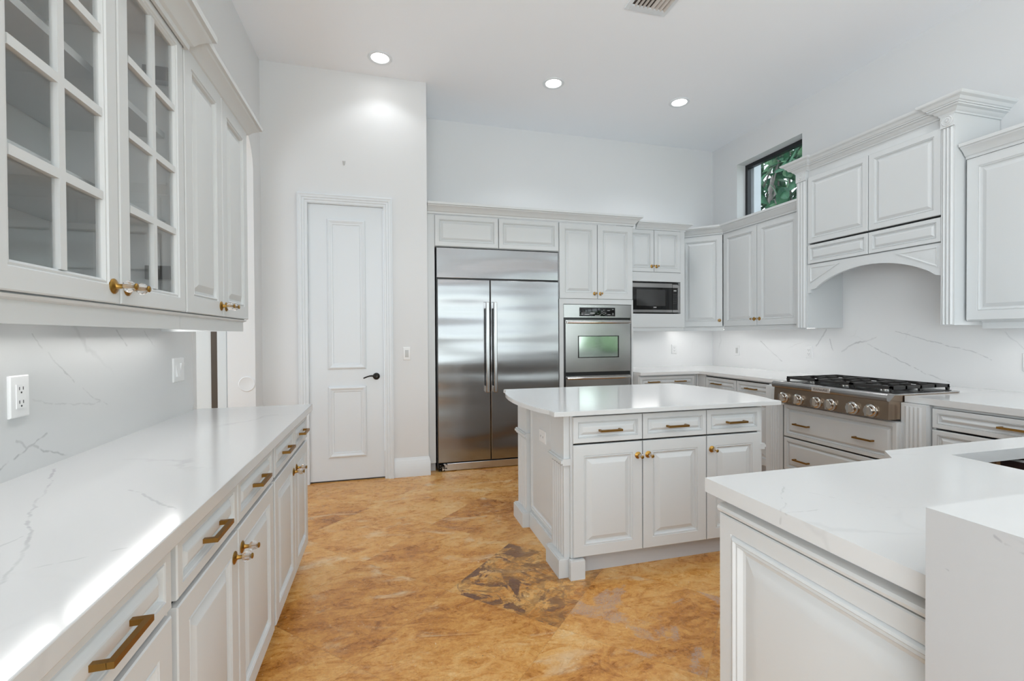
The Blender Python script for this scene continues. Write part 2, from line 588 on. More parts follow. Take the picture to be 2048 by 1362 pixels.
    def build(s, name, mats, parent=None, smooth=20):
        me = bpy.data.meshes.new(name)
        o = Vector(ORI.get(parent.name, (0, 0, 0))) if parent else Vector((0, 0, 0))
        me.from_pydata([tuple(Vector(p) - o) for p in s.v], [], s.f)
        if not isinstance(mats, (list, tuple)):
            mats = [mats]
        for mm in mats:
            me.materials.append(mm)
        me.polygons.foreach_set('material_index', s.m)
        bm = bmesh.new()
        bm.from_mesh(me)
        bmesh.ops.recalc_face_normals(bm, faces=bm.faces)
        bm.to_mesh(me)
        bm.free()
        if smooth:
            me.polygons.foreach_set('use_smooth', [True] * len(me.polygons))
            me.set_sharp_from_angle(angle=math.radians(smooth))
        me.update()
        ob = bpy.data.objects.new(name, me)
        COL.objects.link(ob)
        if parent:
            ob.parent = parent
        ORI[ob.name] = tuple(o)
        return ob


class Frame:
    """a = along u, b = up, c = out along n"""
    def __init__(s, o, u, n):
        s.o, s.u, s.n = Vector(o), Vector(u).normalized(), Vector(n).normalized()

    def pt(s, a, b, c=0.0):
        return s.o + s.u * a + s.n * c + Vector((0, 0, b))


def FX(x):   # faces +X, a = Y
    return Frame((x, 0, 0), (0, 1, 0), (1, 0, 0))


def FnX(x):  # faces -X, a = Y
    return Frame((x, 0, 0), (0, 1, 0), (-1, 0, 0))


def FnY(y):  # faces -Y, a = X
    return Frame((0, y, 0), (1, 0, 0), (0, -1, 0))


def tag(o, label, cat, group=None, kind=None):
    o['label'] = label
    o['category'] = cat
    if group:
        o['group'] = group
    if kind:
        o['kind'] = kind
    return o


def thing(name, loc, label, cat, group=None):
    o = bpy.data.objects.new(name, None)
    COL.objects.link(o)
    o.location = loc
    o.empty_display_size = 0.1
    ORI[o.name] = tuple(loc)
    tag(o, label, cat, group)
    return o


def struct(mb, name, mats, label=None, cat=None, parent=None, smooth=20):
    o = mb.build(name, mats, parent, smooth)
    o['kind'] = 'structure'
    if label:
        o['label'] = label
        o['category'] = cat
    return o


# ------------------------------------------------------------------ joinery helpers
T = 0.020     # thickness of doors and drawer fronts


def rings_for(kind, w, h):
    s = min(w, h)
    f = {'door': 0.058, 'drawer': 0.026, 'small': 0.040}[kind]
    k = {'door': 1.0, 'drawer': 0.62, 'small': 0.8}[kind]
    f = min(f, s * 0.22)
    return [(0, 0), (0, T - .003), (.003, T), (f, T), (f + .003 * k, T - .0045), (f + .0045 * k, T - .0045), (f + .0075 * k, T - .0005), (f + .011 * k, T - .0025),
            (f + .015 * k, T - .012), (f + .023 * k, T - .0125), (f + .046 * k, T - .0015), (f + .051 * k, T - .0005)]


def pull(fr, a, b, parent, c0=T, length=0.128, vertical=False):
    mb = MB()
    h = 0.0055
    l = length / 2
    if not vertical:
        mb.fbox(fr, a - l, a + l, b - h, b + h, c0 + .022, c0 + .033)
        for s in (-1, 1):
            a0 = a + s * (l - .0055)
            mb.fbox(fr, a0 - .0055, a0 + .0055, b - h, b + h, c0 - .002, c0 + .0225)
    return mb.build('pull_handle', M['pull'], parent, 0)


def knob(fr, a, b, parent, c0=T):
    mb = MB()
    o = fr.pt(a, b, c0)
    n = fr.n
    mb.lathe(o, n, [(.0185, -.001), (.0190, .002), (.0165, .004), (.011, .0055), (.0075, .008), (.0060, .012), (.0058, .020)], 20, 0)
    mb.lathe(o, n, [(.0050, .0195), (.0120, .0235), (.0150, .0300), (.0150, .0350), (.0115, .0420), (.0050, .0455)], 8, 1)
    mb.lathe(o, n, [(.0035, .0195), (.0035, .0465), (.0080, .0465), (.0085, .0490), (.0060, .0510), (.0020, .0515)], 14, 0)
    return mb.build('crystal_knob', [M['brass'], M['crystal']], parent, 30)


def front(root, fr, a0, a1, b0, b1, kind='door', name=None, knobs=(), pulls=(), plen=0.128):
    mb = MB()
    poly = [(a0, b0), (a1, b0), (a1, b1), (a0, b1)]
    mb.panel(fr, poly, rings_for(kind, a1 - a0, b1 - b0))
    o = mb.build(name or ('drawer' if kind == 'drawer' else 'door'), M['cab'], root, 12)
    for q in knobs:
        knob(fr, q[0], q[1], o)
    for q in pulls:
        pull(fr, q[0], q[1], o, T, plen)
    return o


CROWN = [(0, 0), (.010, 0), (.012, .016), (.022, .022), (.034, .040), (.052, .058), (.062, .064), (.066, .072), (.078, .075), (.080, .095), (0, .095)]


def crown(k=1.0, kz=1.0, ox=0.0):
    return [(ox + a * k if a else 0.0, z * kz) for a, z in CROWN]


def outlet(name, fr, a, b, label, kind='outlet', w=0.072, h=0.118, parent=None, group=None):
    """wall plate in a vertical frame; origin at its centre"""
    if parent is None:
        r = thing(name, fr.pt(a, b, 0), label, 'outlet' if kind == 'outlet' else 'switch', group)
    else:
        r = parent
    mb = MB()
    mb.panel(fr, [(a - w / 2, b - h / 2), (a + w / 2, b - h / 2), (a + w / 2, b + h / 2), (a - w / 2, b + h / 2)],
             [(0, 0), (0, .004), (.003, .007), (.006, .0075)])
    pl = mb.build('plate', M['plastic'], r, 30)
    if kind == 'outlet':
        mb = MB().fbox(fr, a - .017, a + .017, b - .034, b + .034, .0072, .0098)
        s = mb.build('receptacle', M['plastic'], r, 0)
        mb = MB()
        for db in (-.019, .019):
            for da in (-.007, .007):
                mb.fbox(fr, a + da - .0013, a + da + .0013, b + db - .001, b + db + .008, .0095, .0101)
            mb.lathe(fr.pt(a, b + db - .008, .0095), fr.n, [(.0028, 0), (.0028, .0007)], 10)
        mb.build('slots', M['slot'], s, 0)
    elif kind == 'rocker':
        MB().panel(fr, [(a - .016, b - .033), (a + .016, b - .033), (a + .016, b + .033), (a - .016, b + .033)],
                   [(0, .007), (.001, .0105), (.004, .011)]).build('rocker', M['plastic_grey'], r, 30)
    elif kind == 'double':
        for k, da in enumerate((-.023, .023)):
            mb = MB()
            t = .004 if k else -.004
            p = [fr.pt(a + da + x, b + y, .0072) for x, y in ((-.016, -.033), (.016, -.033), (.016, .033), (-.016, .033))]
            q = [fr.pt(a + da + x, b + y, .0115 + (t if y > 0 else -t)) for x, y in ((-.016, -.033), (.016, -.033), (.016, .033), (-.016, .033))]
            mb.add(p + q, [(0, 1, 5, 4), (1, 2, 6, 5), (2, 3, 7, 6), (3, 0, 4, 7), (4, 5, 6, 7), (3, 2, 1, 0)])
            mb.build('rocker', M['plastic'], r, 0)
    return r


def text_mesh(body, fr, a, b, c, size, parent, mat, name='lettering', flip=False):
    cu = bpy.data.curves.new('txt', 'FONT')
    cu.body = body
    cu.size = size
    cu.align_x = 'CENTER'
    cu.align_y = 'CENTER'
    cu.extrude = 0.0004
    tmp = bpy.data.objects.new('txt', cu)
    COL.objects.link(tmp)
    dg = bpy.context.evaluated_depsgraph_get()
    me = bpy.data.meshes.new_from_object(tmp.evaluated_get(dg))
    bpy.data.objects.remove(tmp)
    bpy.data.curves.remove(cu)
    me.name = name
    o = Vector(ORI.get(parent.name, (0, 0, 0)))
    s = -1 if flip else 1
    for v in me.vertices:
        v.co = fr.pt(a + s * v.co.x, b + v.co.y, c + v.co.z) - o
    me.materials.clear()
    me.materials.append(mat)
    ob = bpy.data.objects.new(name, me)
    COL.objects.link(ob)
    ob.parent = parent
    ORI[ob.name] = tuple(o)
    return ob


# ================================================================== ROOM SHELL
CZ = 3.631          # ceiling height
XL, XR, YB, YP, YR = -1.02, 4.05, 5.05, 4.34, -3.6

struct(MB().box(-3.4, 4.35, -3.75, 5.4, -0.1, 0.0), 'floor', M['floor'], 'golden brown travertine tile floor laid on the diagonal', 'floor')
struct(MB().box(-3.4, 4.35, -3.75, 5.4, CZ, CZ + .12), 'ceiling', M['ceiling'], 'flat white ceiling with recessed lights', 'ceiling')

# left wall with the arched opening beyond the counter
arch = []
for i in range(25):
    t = math.pi * i / 24
    arch.append((3.525 - .595 * math.cos(t), 2.62 + .377 * math.sin(t)))
poly = [(-.60, 0), (2.93, 0)] + arch + [(4.12, 0), (YP, 0), (YP, CZ), (-.60, CZ)]
struct(MB().prism(poly, 'x', XL - .20, XL).box(XL - .20, XL, YR, -3.2, 0, CZ).box(XL - .20, XL, -3.2, -.60, 2.6, CZ).box(XL - .20, XL, -3.2, -.60, 0, .30), 'wall_left', M['wall'], 'light grey left wall with an arched opening past the counter', 'wall')
# pantry wall with the door opening
mb = MB()
mb.box(-3.3, -.660, YP, YP + .12, 0, CZ)
mb.box(-.018, .37, YP, YP + .12, 0, CZ)
mb.box(-.660, -.018, YP, YP + .12, 2.46, CZ)
mb.box(.25, .37, YP + .12, YB, 0, CZ)
struct(mb, 'wall_pantry', M['wall'], 'light grey wall section holding the narrow pantry door', 'wall')
struct(MB().box(.25, XR + .2, YB, YB + .15, 0, CZ), 'wall_back', M['wall'], 'light grey back wall above the refrigerator', 'wall')
# right wall, with the clerestory window and the breakfast-area windows behind the viewpoint
WY0, WY1, WZ0, WZ1 = 3.73, 4.625, 2.56, 3.312
mb = MB()
mb.box(XR, XR + .2, 1.35, WY0, 0, CZ)
mb.box(XR, XR + .2, WY1, YB + .15, 0, CZ)
mb.box(XR, XR + .2, WY0, WY1, 0, WZ0)
mb.box(XR, XR + .2, WY0, WY1, WZ1, CZ)
mb.box(XR, XR + .2, YR, 1.35, 2.75, CZ)
mb.box(XR, XR + .2, YR, 1.35, 0, .93)
mb.box(XR, XR + .2, YR, YR + .55, .93, 2.75)
struct(mb, 'wall_right', M['wall'], 'light grey right wall with a small high window', 'wall')
mb = MB()
mb.box(XL - .2, -.75, YR - .12, YR, 0, CZ)
mb.box(3.95, XR + .2, YR - .12, YR, 0, CZ)
mb.box(-.75, 3.95, YR - .12, YR, 2.6, CZ)
struct(mb, 'wall_rear', M['wall'])
struct(MB().box(-3.4, -3.3, 1.6, 5.4, 0, CZ), 'wall_hall', M['wall_cool'])

# pantry door
d = struct(MB(), 'door_1', M['trim'], 'tall narrow white two-panel pantry door with a black lever handle', 'door') if False else None
fr = FnY(YP + .022)
mb = MB().box(-.655, -.023, YP + .022, YP + .060, .012, 2.455)
door = struct(mb, 'door_1', M['trim'], 'tall narrow white two-panel pantry door with a black lever handle', 'door')
for (b0, b1) in ((1.0, 2.33), (.212, .848)):
    PM = [(0, 0), (.004, .012), (.016, .018), (.026, .014), (.034, .009), (.046, .007), (.050, .0005)]
    o = MB().panel(fr, [(-.502, b0), (-.178, b0), (-.178, b1), (-.502, b1)], PM).build('door_panel', M['trim'], door, 14)
for b in (2.22, 1.53, .89, .245):
    mb = MB().fbox(fr, -.672, -.655, b - .05, b + .05, .0, .012).lathe(fr.pt(-.664, b - .052, .014), (0, 0, 1), [(.0065, 0), (.0065, .104)], 10)
    mb.build('hinge', M['trim'], door, 40)
mb = MB()
c = fr.pt(-.092, .930, 0)
mb.lathe(c, fr.n, [(.030, 0), (.031, .006), (.026, .012), (.014, .016), (.011, .045), (.013, .052)], 24)
lv = [fr.pt(-.092 - t, .930 + .010 * math.sin(t * 34) - .006 * (t / .11), .048 + .006 * math.sin(t * 20)) for t in [i * .011 for i in range(11)]]
mb.tube(lv, [.0085, .0085, .008, .0075, .007, .0065, .006, .006, .006, .0058, .005], 10)
mb.build('lever_handle', M['bronze'], door, 50)
# dark strip painted as the shade in the gap under the door
struct(MB().box(-.655, -.023, YP + .03, YP + .055, .0005, .0115), 'door_gap_shade', M['gap'])
# casing around the door: profile swept up, over and down, as three mitred runs
CAS = [(0.0, 0.0), (.079, 0.0), (.079, .026), (.070, .030), (.058, .024), (.046, .024), (.040, .017), (.026, .017), (.020, .010), (.006, .009), (0, .005)]
mb = MB()
def casing_run():
    x0, x1, zt = -.657, -.021, 2.458
    k = len(CAS)
    pts = []
    for (px, sgn, z0) in ((x0, -1, 0.0), (x0, -1, zt), (x1, 1, zt), (x1, 1, 0.0)):
        for (w, t) in CAS:
            z = z0 if z0 == 0.0 else zt + w
            pts.append((px + sgn * w, YP - t, z))
    fs = []
    for i in range(3):
        for j in range(k):
            j2 = (j + 1) % k
            fs.append((i * k + j, i * k + j2, (i + 1) * k + j2, (i + 1) * k + j))
    fs += [tuple(range(k)), tuple(3 * k + j for j in range(k))]
    mb.add(pts, fs)
casing_run()
# jamb lining behind the casing
mb.box(-.660, -.656, YP - .004, YP + .12, 0, 2.46)
mb.box(-.022, -.018, YP - .004, YP + .12, 0, 2.46)
mb.box(-.660, -.018, YP - .004, YP + .12, 2.456, 2.46)
struct(mb, 'trim_1', M['trim'], 'white moulded casing around the pantry door', 'door casing', smooth=25)
BASE = [(0, 0), (.016, 0), (.016, .125), (.013, .132), (.013, .145), (.010, .152), (.006, .165), (.004, .174), (0, .174)]
struct(MB().sweep([(.059, YP), (.37, YP), (.37, 4.395)], BASE, 0), 'baseboard_pantry', M['trim'], 'white baseboard beside the refrigerator', 'baseboard', smooth=25)

# hallway seen through the arch: dark brown upright and pale casing at its far end
struct(MB().box(-1.485, -1.41, 4.325, YP, 0, 2.5), 'trim_3', M['wood_dark'], 'dark brown upright strip seen through the archway', 'trim') if False else None
mb = MB().box(-1.398, -1.350, YP - .020, YP, 0, 2.5)
struct(mb, 'trim_3', M['wood_dark'], 'dark brown upright strip seen through the archway', 'trim')
struct(MB().box(-1.350, -1.285, YP - .028, YP, 0, 2.56), 'trim_4', M['wall_cool'], 'pale door casing beside the dark strip through the archway', 'trim')
struct(MB().box(-3.3, -1.398, YP - .010, YP, 0, CZ), 'wall_hall_end', M['wall_cool'])

# clerestory window
fx = XR + .12
win = struct(MB().box(fx, fx + .05, WY0, WY0 + .035, WZ0, WZ1).box(fx, fx + .05, WY1 - .035, WY1, WZ0, WZ1)
             .box(fx, fx + .05, WY0 + .035, WY1 - .035, WZ0, WZ0 + .035).box(fx, fx + .05, WY0 + .035, WY1 - .035, WZ1 - .045, WZ1),
             'window_1', M['frame_black'], 'small high black-framed window with foliage outside', 'window')
MB().box(fx + .02, fx + .026, WY0 + .035, WY1 - .035, WZ0 + .035, WZ1 - .045).build('window_pane', M['window_glass'], win, 0)
struct(MB().box(XR + .2, XR + .30, WY1 - .05, WY1 + .25, 2.2, 3.6), 'trim_5', M['frame_white'])
# glazed doors and windows behind the viewpoint (they only show as reflections and daylight)
def glazing(name, axis, at, a0, a1, z0, z1, n):
    mb = MB()
    for i in range(n + 1):
        a = a0 + (a1 - a0) * i / n
        a = min(max(a, a0 + .03), a1 - .03)
        (mb.box(a - .03, a + .03, at, at + .05, z0, z1) if axis == 'y' else mb.box(at, at + .05, a - .03, a + .03, z0, z1))
    for z in (z0, z1 - .06):
        (mb.box(a0, a1, at, at + .05, z, z + .06) if axis == 'y' else mb.box(at, at + .05, a0, a1, z, z + .06))
    w = struct(mb, name, M['frame_black'])
    mb = MB()
    if axis == 'y':
        mb.box(a0, a1, at + .02, at + .026, z0, z1)
    else:
        mb.box(at + .02, at + .026, a0, a1, z0, z1)
    mb.build('window_pane', M['window_glass'], w, 0)
glazing('window_2', 'y', YR - .10, -.75, 3.95, 0, 2.6, 4)
glazing('window_4', 'x', XL - .12, -3.2, -.60, .30, 2.6, 3)
glazing('window_3', 'x', XR + .06, YR + .55, 1.35, .93, 2.75, 4)

# ================================================================== LEFT RUN
CT = .90            # worktop height
QV_LEFT_SPLASH = [
    (((-1.005, 1.677, 1.304), (-1.005, 1.807, 1.19), (-1.005, 1.947, 1.089), (-1.005, 2.075, 1.028)), 0.005, 0.45),
    (((-1.005, 1.666, 1.114), (-1.005, 1.748, 1.092), (-1.005, 1.925, 1.059), (-1.005, 2.005, 1.059)), 0.005, 0.4),
    (((-1.005, 1.538, 0.932), (-1.005, 1.595, 0.954), (-1.005, 1.648, 0.976), (-1.005, 1.673, 0.983), (-1.005, 1.73, 0.999)), 0.006, 0.6),
    (((-1.005, 1.673, 0.978), (-1.005, 1.713, 0.954), (-1.005, 1.837, 0.906)), 0.006, 0.55),
    (((-1.005, 2.115, 1.318), (-1.005, 2.189, 1.254)), 0.006, 0.4),
    (((-1.005, 2.329, 1.321), (-1.005, 2.421, 1.244)), 0.006, 0.45),
    (((-1.005, 1.612, 1.004), (-1.005, 1.632, 0.994), (-1.005, 1.648, 0.976)), 0.006, 0.5),
]
QV_LEFT_TOP = [
    (((-0.583, 0.897, 0.9), (-0.605, 0.943, 0.9), (-0.618, 0.979, 0.9), (-0.651, 1.067, 0.9), (-0.771, 1.268, 0.9), (-0.882, 1.535, 0.9), (-0.962, 1.684, 0.9), (-0.961, 1.719, 0.9)), 0.006, 0.5),
    (((-0.611, 0.951, 0.9), (-0.571, 0.97, 0.9), (-0.519, 0.987, 0.9), (-0.466, 1.01, 0.9)), 0.004, 0.3),
    (((-0.705, 1.087, 0.9), (-0.698, 1.123, 0.9)), 0.005, 0.4),
    (((-0.641, 1.393, 0.9), (-0.591, 1.354, 0.9), (-0.526, 1.273, 0.9), (-0.466, 1.207, 0.9)), 0.006, 0.4),
]
M['q_lsplash'] = quartz('quartz_left_splash', QV_LEFT_SPLASH, 3.1, 0.25)
M['q_ltop'] = quartz('quartz_left_top', QV_LEFT_TOP, 7.7, 0.25, (0.585, 0.59, 0.59))

XF = -.465          # carcass front of the left base units
o = MB().bbox(XL + .003, -.418, -.45, 2.888, CT - .036, CT, .0025).build('worktop', M['q_ltop'])
tag(o, 'long white quartz worktop on the left run, under the glass-door wall cabinets', 'worktop')
o = MB().box(XL + .003, XL + .015, -.45, 2.835, CT, 1.370).build('backsplash', M['q_lsplash'], None, 0)
tag(o, 'veined white quartz backsplash on the left wall above the long worktop', 'backsplash')

fr = FX(XF)
def left_base(y0, y1, seam, label, knob_z=.63, ends=False):
    r = thing('base_cabinet', (-.74, (y0 + y1) / 2, 0), label, 'cabinet', 'base cabinets of the left run')
    mb = MB().carc(XL + .004, XF, y0, y1, .10, CT - .036, '+X').box(XL + .004, XF - .06, y0 + .001, y1 - .001, 0, .10)
    mb.build('body', M['cab'], r, 0)
    g = .004
    for k, (a0, a1) in enumerate(((y0 + .010, seam - g), (seam + g, y1 - .010))):
        ac = (a0 + a1) / 2
        front(r, fr, a0, a1, .715, .852, 'drawer', pulls=[(ac, .782)])
        ka = a1 - .033 if k == 0 else a0 + .033
        front(r, fr, a0, a1, .108, .700, 'door', knobs=[(ka, knob_z)])
    return r
left_base(2.058, 2.872, 2.490, 'far left white base cabinet, nearest the pantry door, two doors and two drawers')
left_base(1.150, 2.050, 1.583, 'middle left white base cabinet with two doors and two drawers, crystal knobs at centre')
left_base(.240, 1.142, .690, 'nearest left white base cabinet, large bronze pull in the bottom left corner')

# left wall cabinets
UX = -.670
fu = FX(UX)
UB, UT = 1.372, 2.296
def upper_body(mb, y0, y1, glass_front=False):
    if not glass_front:
        mb.carc(XL + .003, UX, y0, y1, UB, UT, '+X')
    else:
        t = .018
        mb.box(XL, UX, y0, y0 + t, UB, UT).box(XL, UX, y1 - t, y1, UB, UT)
        mb.box(XL, UX, y0 + t, y1 - t, UB, UB + t).box(XL, UX, y0 + t, y1 - t, UT - t, UT)
        mb.box(XL, XL + .008, y0 + t, y1 - t, UB + t, UT - t)

# glass-door cabinet
cab_glass = r = thing('wall_cabinet', (-.85, 1.385, UB), 'left wall cabinet with two glass grid doors over the long worktop', 'cabinet', 'wall cabinets of the left run')
mb = MB(); upper_body(mb, .975, 1.79, True); mb.build('body', M['cab_in'], r, 0)
for z in (1.655, 1.945):
    MB().box(XL + .01, UX - .03, .994, 1.771, z, z + .019).build('shelf', M['cab'], r, 0)
ph = None
for i in range(21):
    if ph is None:
        ph = MB().lathe((UX - .07, 1.7718, 1.44), (0, -1, 0), [(.003, 0), (.003, .001)], 6).build('pin_hole', M['slot'], r, 0)
        continue
    q = ph.copy()
    q.location = ph.location + Vector((0, 0, .04 * i))
    COL.objects.link(q)
for z in (2.14, 1.50):
    MB().box(UX - .075, UX - .004, 1.735, 1.771, z - .022, z + .022).build('hinge', M['steel'], r, 0)
def glass_door(a0, a1, ka):
    f = .058
    b0, b1 = UB + .004, UT - .010
    mb = MB()
    # stiles and rails with a stepped inner edge
    def ring(p0, p1, h0, h1):
        pass
    prof = [(0, 0), (0, T - .003), (.003, T), (f - .014, T), (f - .011, T - .004), (f - .006, T - .003), (f, T - .010), (f, 0)]
    P = []
    k = len(prof)
    cs = [(a0, b0, 1, 1), (a1, b0, -1, 1), (a1, b1, -1, -1), (a0, b1, 1, -1)]
    for (a, b, sa, sb) in cs:
        for (d_, h) in prof:
            P.append(fu.pt(a + sa * d_, b + sb * d_, h))
    fs = []
    for i in range(4):
        i2 = (i + 1) % 4
        for j in range(k):
            j2 = (j + 1) % k
            fs.append((i * k + j, i * k + j2, i2 * k + j2, i2 * k + j))
    mb.add(P, fs)
    dr = mb.build('door', M['cab'], r, 12)
    mb = MB()
    ga0, ga1, gb0, gb1 = a0 + f, a1 - f, b0 + f, b1 - f
    am = (ga0 + ga1) / 2
    mb.fbox(fu, am - .010, am + .010, gb0, gb1, .002, T - .004)
    for i in range(1, 4):
        b = gb0 + (gb1 - gb0) * i / 4
        mb.fbox(fu, ga0, am - .010, b - .010, b + .010, .002, T - .004)
        mb.fbox(fu, am + .010, ga1, b - .010, b + .010, .002, T - .004)
    mb.build('glazing_bars', M['cab'], dr, 0)
    MB().fbox(fu, ga0 - .004, ga1 + .004, gb0 - .004, gb1 + .004, .004, .007).build('glass_panes', M['glass'], dr, 0)
    knob(fu, ka, 1.418, dr)
glass_door(.985, 1.388, 1.360)
glass_door(1.394, 1.786, 1.423)
RAIL = [(0, 0), (.006, 0), (.006, .046), (.012, .048), (.012, .054), (0, .054)]
LR = [(-.018, -.054), (.000, -.054), (.000, -.010), (.010, -.006), (.014, 0), (-.018, 0)]
MB().sweep([(UX, 1.79), (UX, .975)][::-1], [(a, z) for a, z in LR], UB).build('light_rail', M['cab'], r, 25)
MB().sweep([(UX + .024, .975), (UX + .024, 1.79), (XL, 1.79)], crown(.95, .95), UT - .036).build('crown', M['cab'], r, 25)

cab_solid = r = thing('wall_cabinet', (-.85, 2.15, UB), 'left wall cabinet with two solid panel doors, right of the glass doors', 'cabinet', 'wall cabinets of the left run')
mb = MB(); upper_body(mb, 1.792, 2.518); mb.build('body', M['cab'], r, 0)
front(r, fu, 1.796, 2.157, UB + .004, UT - .010, 'door', knobs=[(2.130, 1.418)])
front(r, fu, 2.163, 2.514, UB + .004, UT - .010, 'door', knobs=[(2.190, 1.418)])
MB().sweep([(UX, 1.792), (UX, 2.50), (XL, 2.50)], LR, UB).build('light_rail', M['cab'], r, 25)
MB().sweep([(UX + .006, 1.80), (UX + .006, 2.520), (XL, 2.520)], crown(.88, .78), UT - .030).build('crown', M['cab'], r, 25)

def led_bar(root, c, u, length, mat, wall=None):
    """slim light bar under a cabinet: c = centre of its lower face, u = its direction, wall = unit vector to the wall behind"""
    u = Vector((u[0], u[1], 0)).normalized()
    w = Vector((-u.y, u.x, 0))
    if wall and w.dot(Vector((*wall, 0))) < 0:
        w = -w
    f = Frame(c, u, w)
    l = length / 2
    mb = MB().fbox(f, -l, l, .004, .018, -.015, .015)
    if wall:
        mb.fbox(f, -l, l, -.017, .018, .015, .018)
    h = mb.build('light_bar', M['plastic'], root, 0)
    MB().fbox(f, -l + .004, l - .004, 0, .004, -.011, .011).build('diffuser', M[mat], h, 0)
led_bar(cab_solid, (-.930, 2.06, 1.353), (0, 1), .76, 'led_soft', (-1, 0))
led_bar(cab_glass, (-.930, 1.31, 1.353), (0, 1), .64, 'led_soft', (-1, 0))

fw = FX(XL + .015)
outlet('outlet', fw, 1.618, 1.127, 'white outlet plate on the left backsplash, near the left edge')
outlet('light_switch', fw, 2.652, 1.130, 'white double rocker switch at the far end of the left backsplash', 'double', w=.118)
fp = FnY(4.12)
o = MB().lathe(fp.pt(-1.082, .915, -.002), fp.n, [(.061, 0), (.061, .005), (.056, .009), (.050, .007), (.001, .0072)], 40).build('cover_plate', M['wall'], None, 30)
tag(o, 'round blank cover plate on the archway reveal, above the left worktop end', 'cover plate')
outlet('light_switch', FnY(YP), .178, 1.132, 'single grey rocker switch between the pantry door and the refrigerator', 'rocker', w=.066)
fp = FnY(YP)
o = MB().panel(fp, [(-.362, 2.842), (-.340, 2.842), (-.346, 2.806), (-.356, 2.806)], [(0, -.001), (0, .006), (.003, .010)]).build('wall_bracket', M['plastic_grey'])
tag(o, 'tiny grey bracket on the wall high above the pantry door', 'bracket')

# ================================================================== FRIDGE WALL
YF = 4.42           # carcass front; door faces at 4.40
ff = FnY(YF)
r = thing('fridge_cabinet', (1.06, 4.73, 2.13), 'white cabinet with two short panel doors over the refrigerator', 'cabinet')
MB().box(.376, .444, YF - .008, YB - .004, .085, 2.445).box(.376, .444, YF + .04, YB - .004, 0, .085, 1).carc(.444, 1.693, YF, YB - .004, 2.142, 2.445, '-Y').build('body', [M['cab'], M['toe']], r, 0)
front(r, ff, .448, 1.063, 2.146, 2.438, 'small', 'door')
front(r, ff, 1.069, 1.690, 2.146, 2.438, 'small', 'door')

r = thing('refrigerator', (1.077, 4.72, 0), 'wide stainless steel built-in side-by-side refrigerator with two long handles', 'refrigerator')
MB().box(.458, 1.690, 4.43, YB - .01, .02, 2.135).build('body', M['black'], r, 0)
MB().bbox(.460, 1.688, 4.405, 4.43, 1.846, 2.132, .004).build('grille_panel', M['steel_wavy'], r)
for (a0, a1, hx) in ((.464, .973, .938), (.979, 1.686, 1.014)):
    dd = MB().bbox(a0, a1, 4.390, 4.428, .085, 1.832, .006).build('door', M['steel_wavy'], r)
    mb = MB().bbox(hx - .017, hx + .017, 4.325, 4.345, .745, 1.615, .006)
    for z in (.775, 1.585):
        mb.bbox(hx - .017, hx + .017, 4.343, 4.392, z - .03, z + .03, .004)
    mb.build('handle', M['steel_handle'], dd)
MB().bbox(.468, 1.688, 4.395, 4.43, .006, .074, .003).build('kick_plate', M['steel_kick'], r)

# oven tower
r = thing('oven_cabinet', (2.11, 4.73, 0), 'tall white cabinet around the double oven, two doors at its top', 'cabinet')
MB().box(1.696, 1.741, YF - .018, YB - .004, 0, 1.664).box(2.513, 2.532, YF - .018, YB - .004, 0, 1.664).box(1.741, 2.513, YF - .018, YB - .004, 1.612, 1.664).carc(1.696, 2.532, YF, YB - .004, 1.664, 2.445, '-Y') \
    .box(1.741, 2.513, YF, YB - .004, .10, .345).box(1.741, 2.513, YF + .06, YB - .004, 0, .10).build('body', M['cab'], r, 0)
front(r, ff, 1.700, 2.118, 1.668, 2.438, 'door', knobs=[(2.088, 1.722)])
front(r, ff, 2.124, 2.528, 1.668, 2.438, 'door', knobs=[(2.154, 1.722)])
front(r, ff, 1.746, 2.508, .115, .335, 'drawer')

r = thing('double_oven', (2.127, 4.72, .36), 'stainless steel double wall oven with black control panel and mirrored window', 'oven')
MB().box(1.745, 2.509, 4.425, 4.98, .350, 1.606).build('body', M['black'], r, 0)
fo = FnY(4.425)
cp = MB().fbox(fo, 1.745, 2.509, 1.474, 1.606, 0, .022).build('control_panel', M['steel'], r, 0)
dsp = MB().panel(fo, [(1.917, 1.487), (2.322, 1.487), (2.322, 1.578), (1.917, 1.578)], [(0, .021), (0, .0235), (.004, .0245)]).build('display', M['gloss_black'], r, 30)
for a, b, w in ((1.945, 1.520, .016), (1.945, 1.507, .012), (2.000, 1.507, .050), (2.060, 1.517, .055), (2.062, 1.522, .048), (2.125, 1.515, .006), (2.150, 1.505, .010),
                (2.170, 1.540, .010), (2.170, 1.520, .010), (2.192, 1.552, .010), (2.192, 1.530, .010), (2.192, 1.510, .010), (2.212, 1.520, .010), (2.246, 1.548, .030),
                (2.250, 1.507, .034), (2.296, 1.560, .016), (2.296, 1.518, .016), (2.296, 1.506, .016), (2.120, 1.494, .060)):
    MB().fbox(fo, a - w / 2, a + w / 2, b - .002, b + .002, .0243, .0248).build('control_mark', M['mark'], dsp, 0)
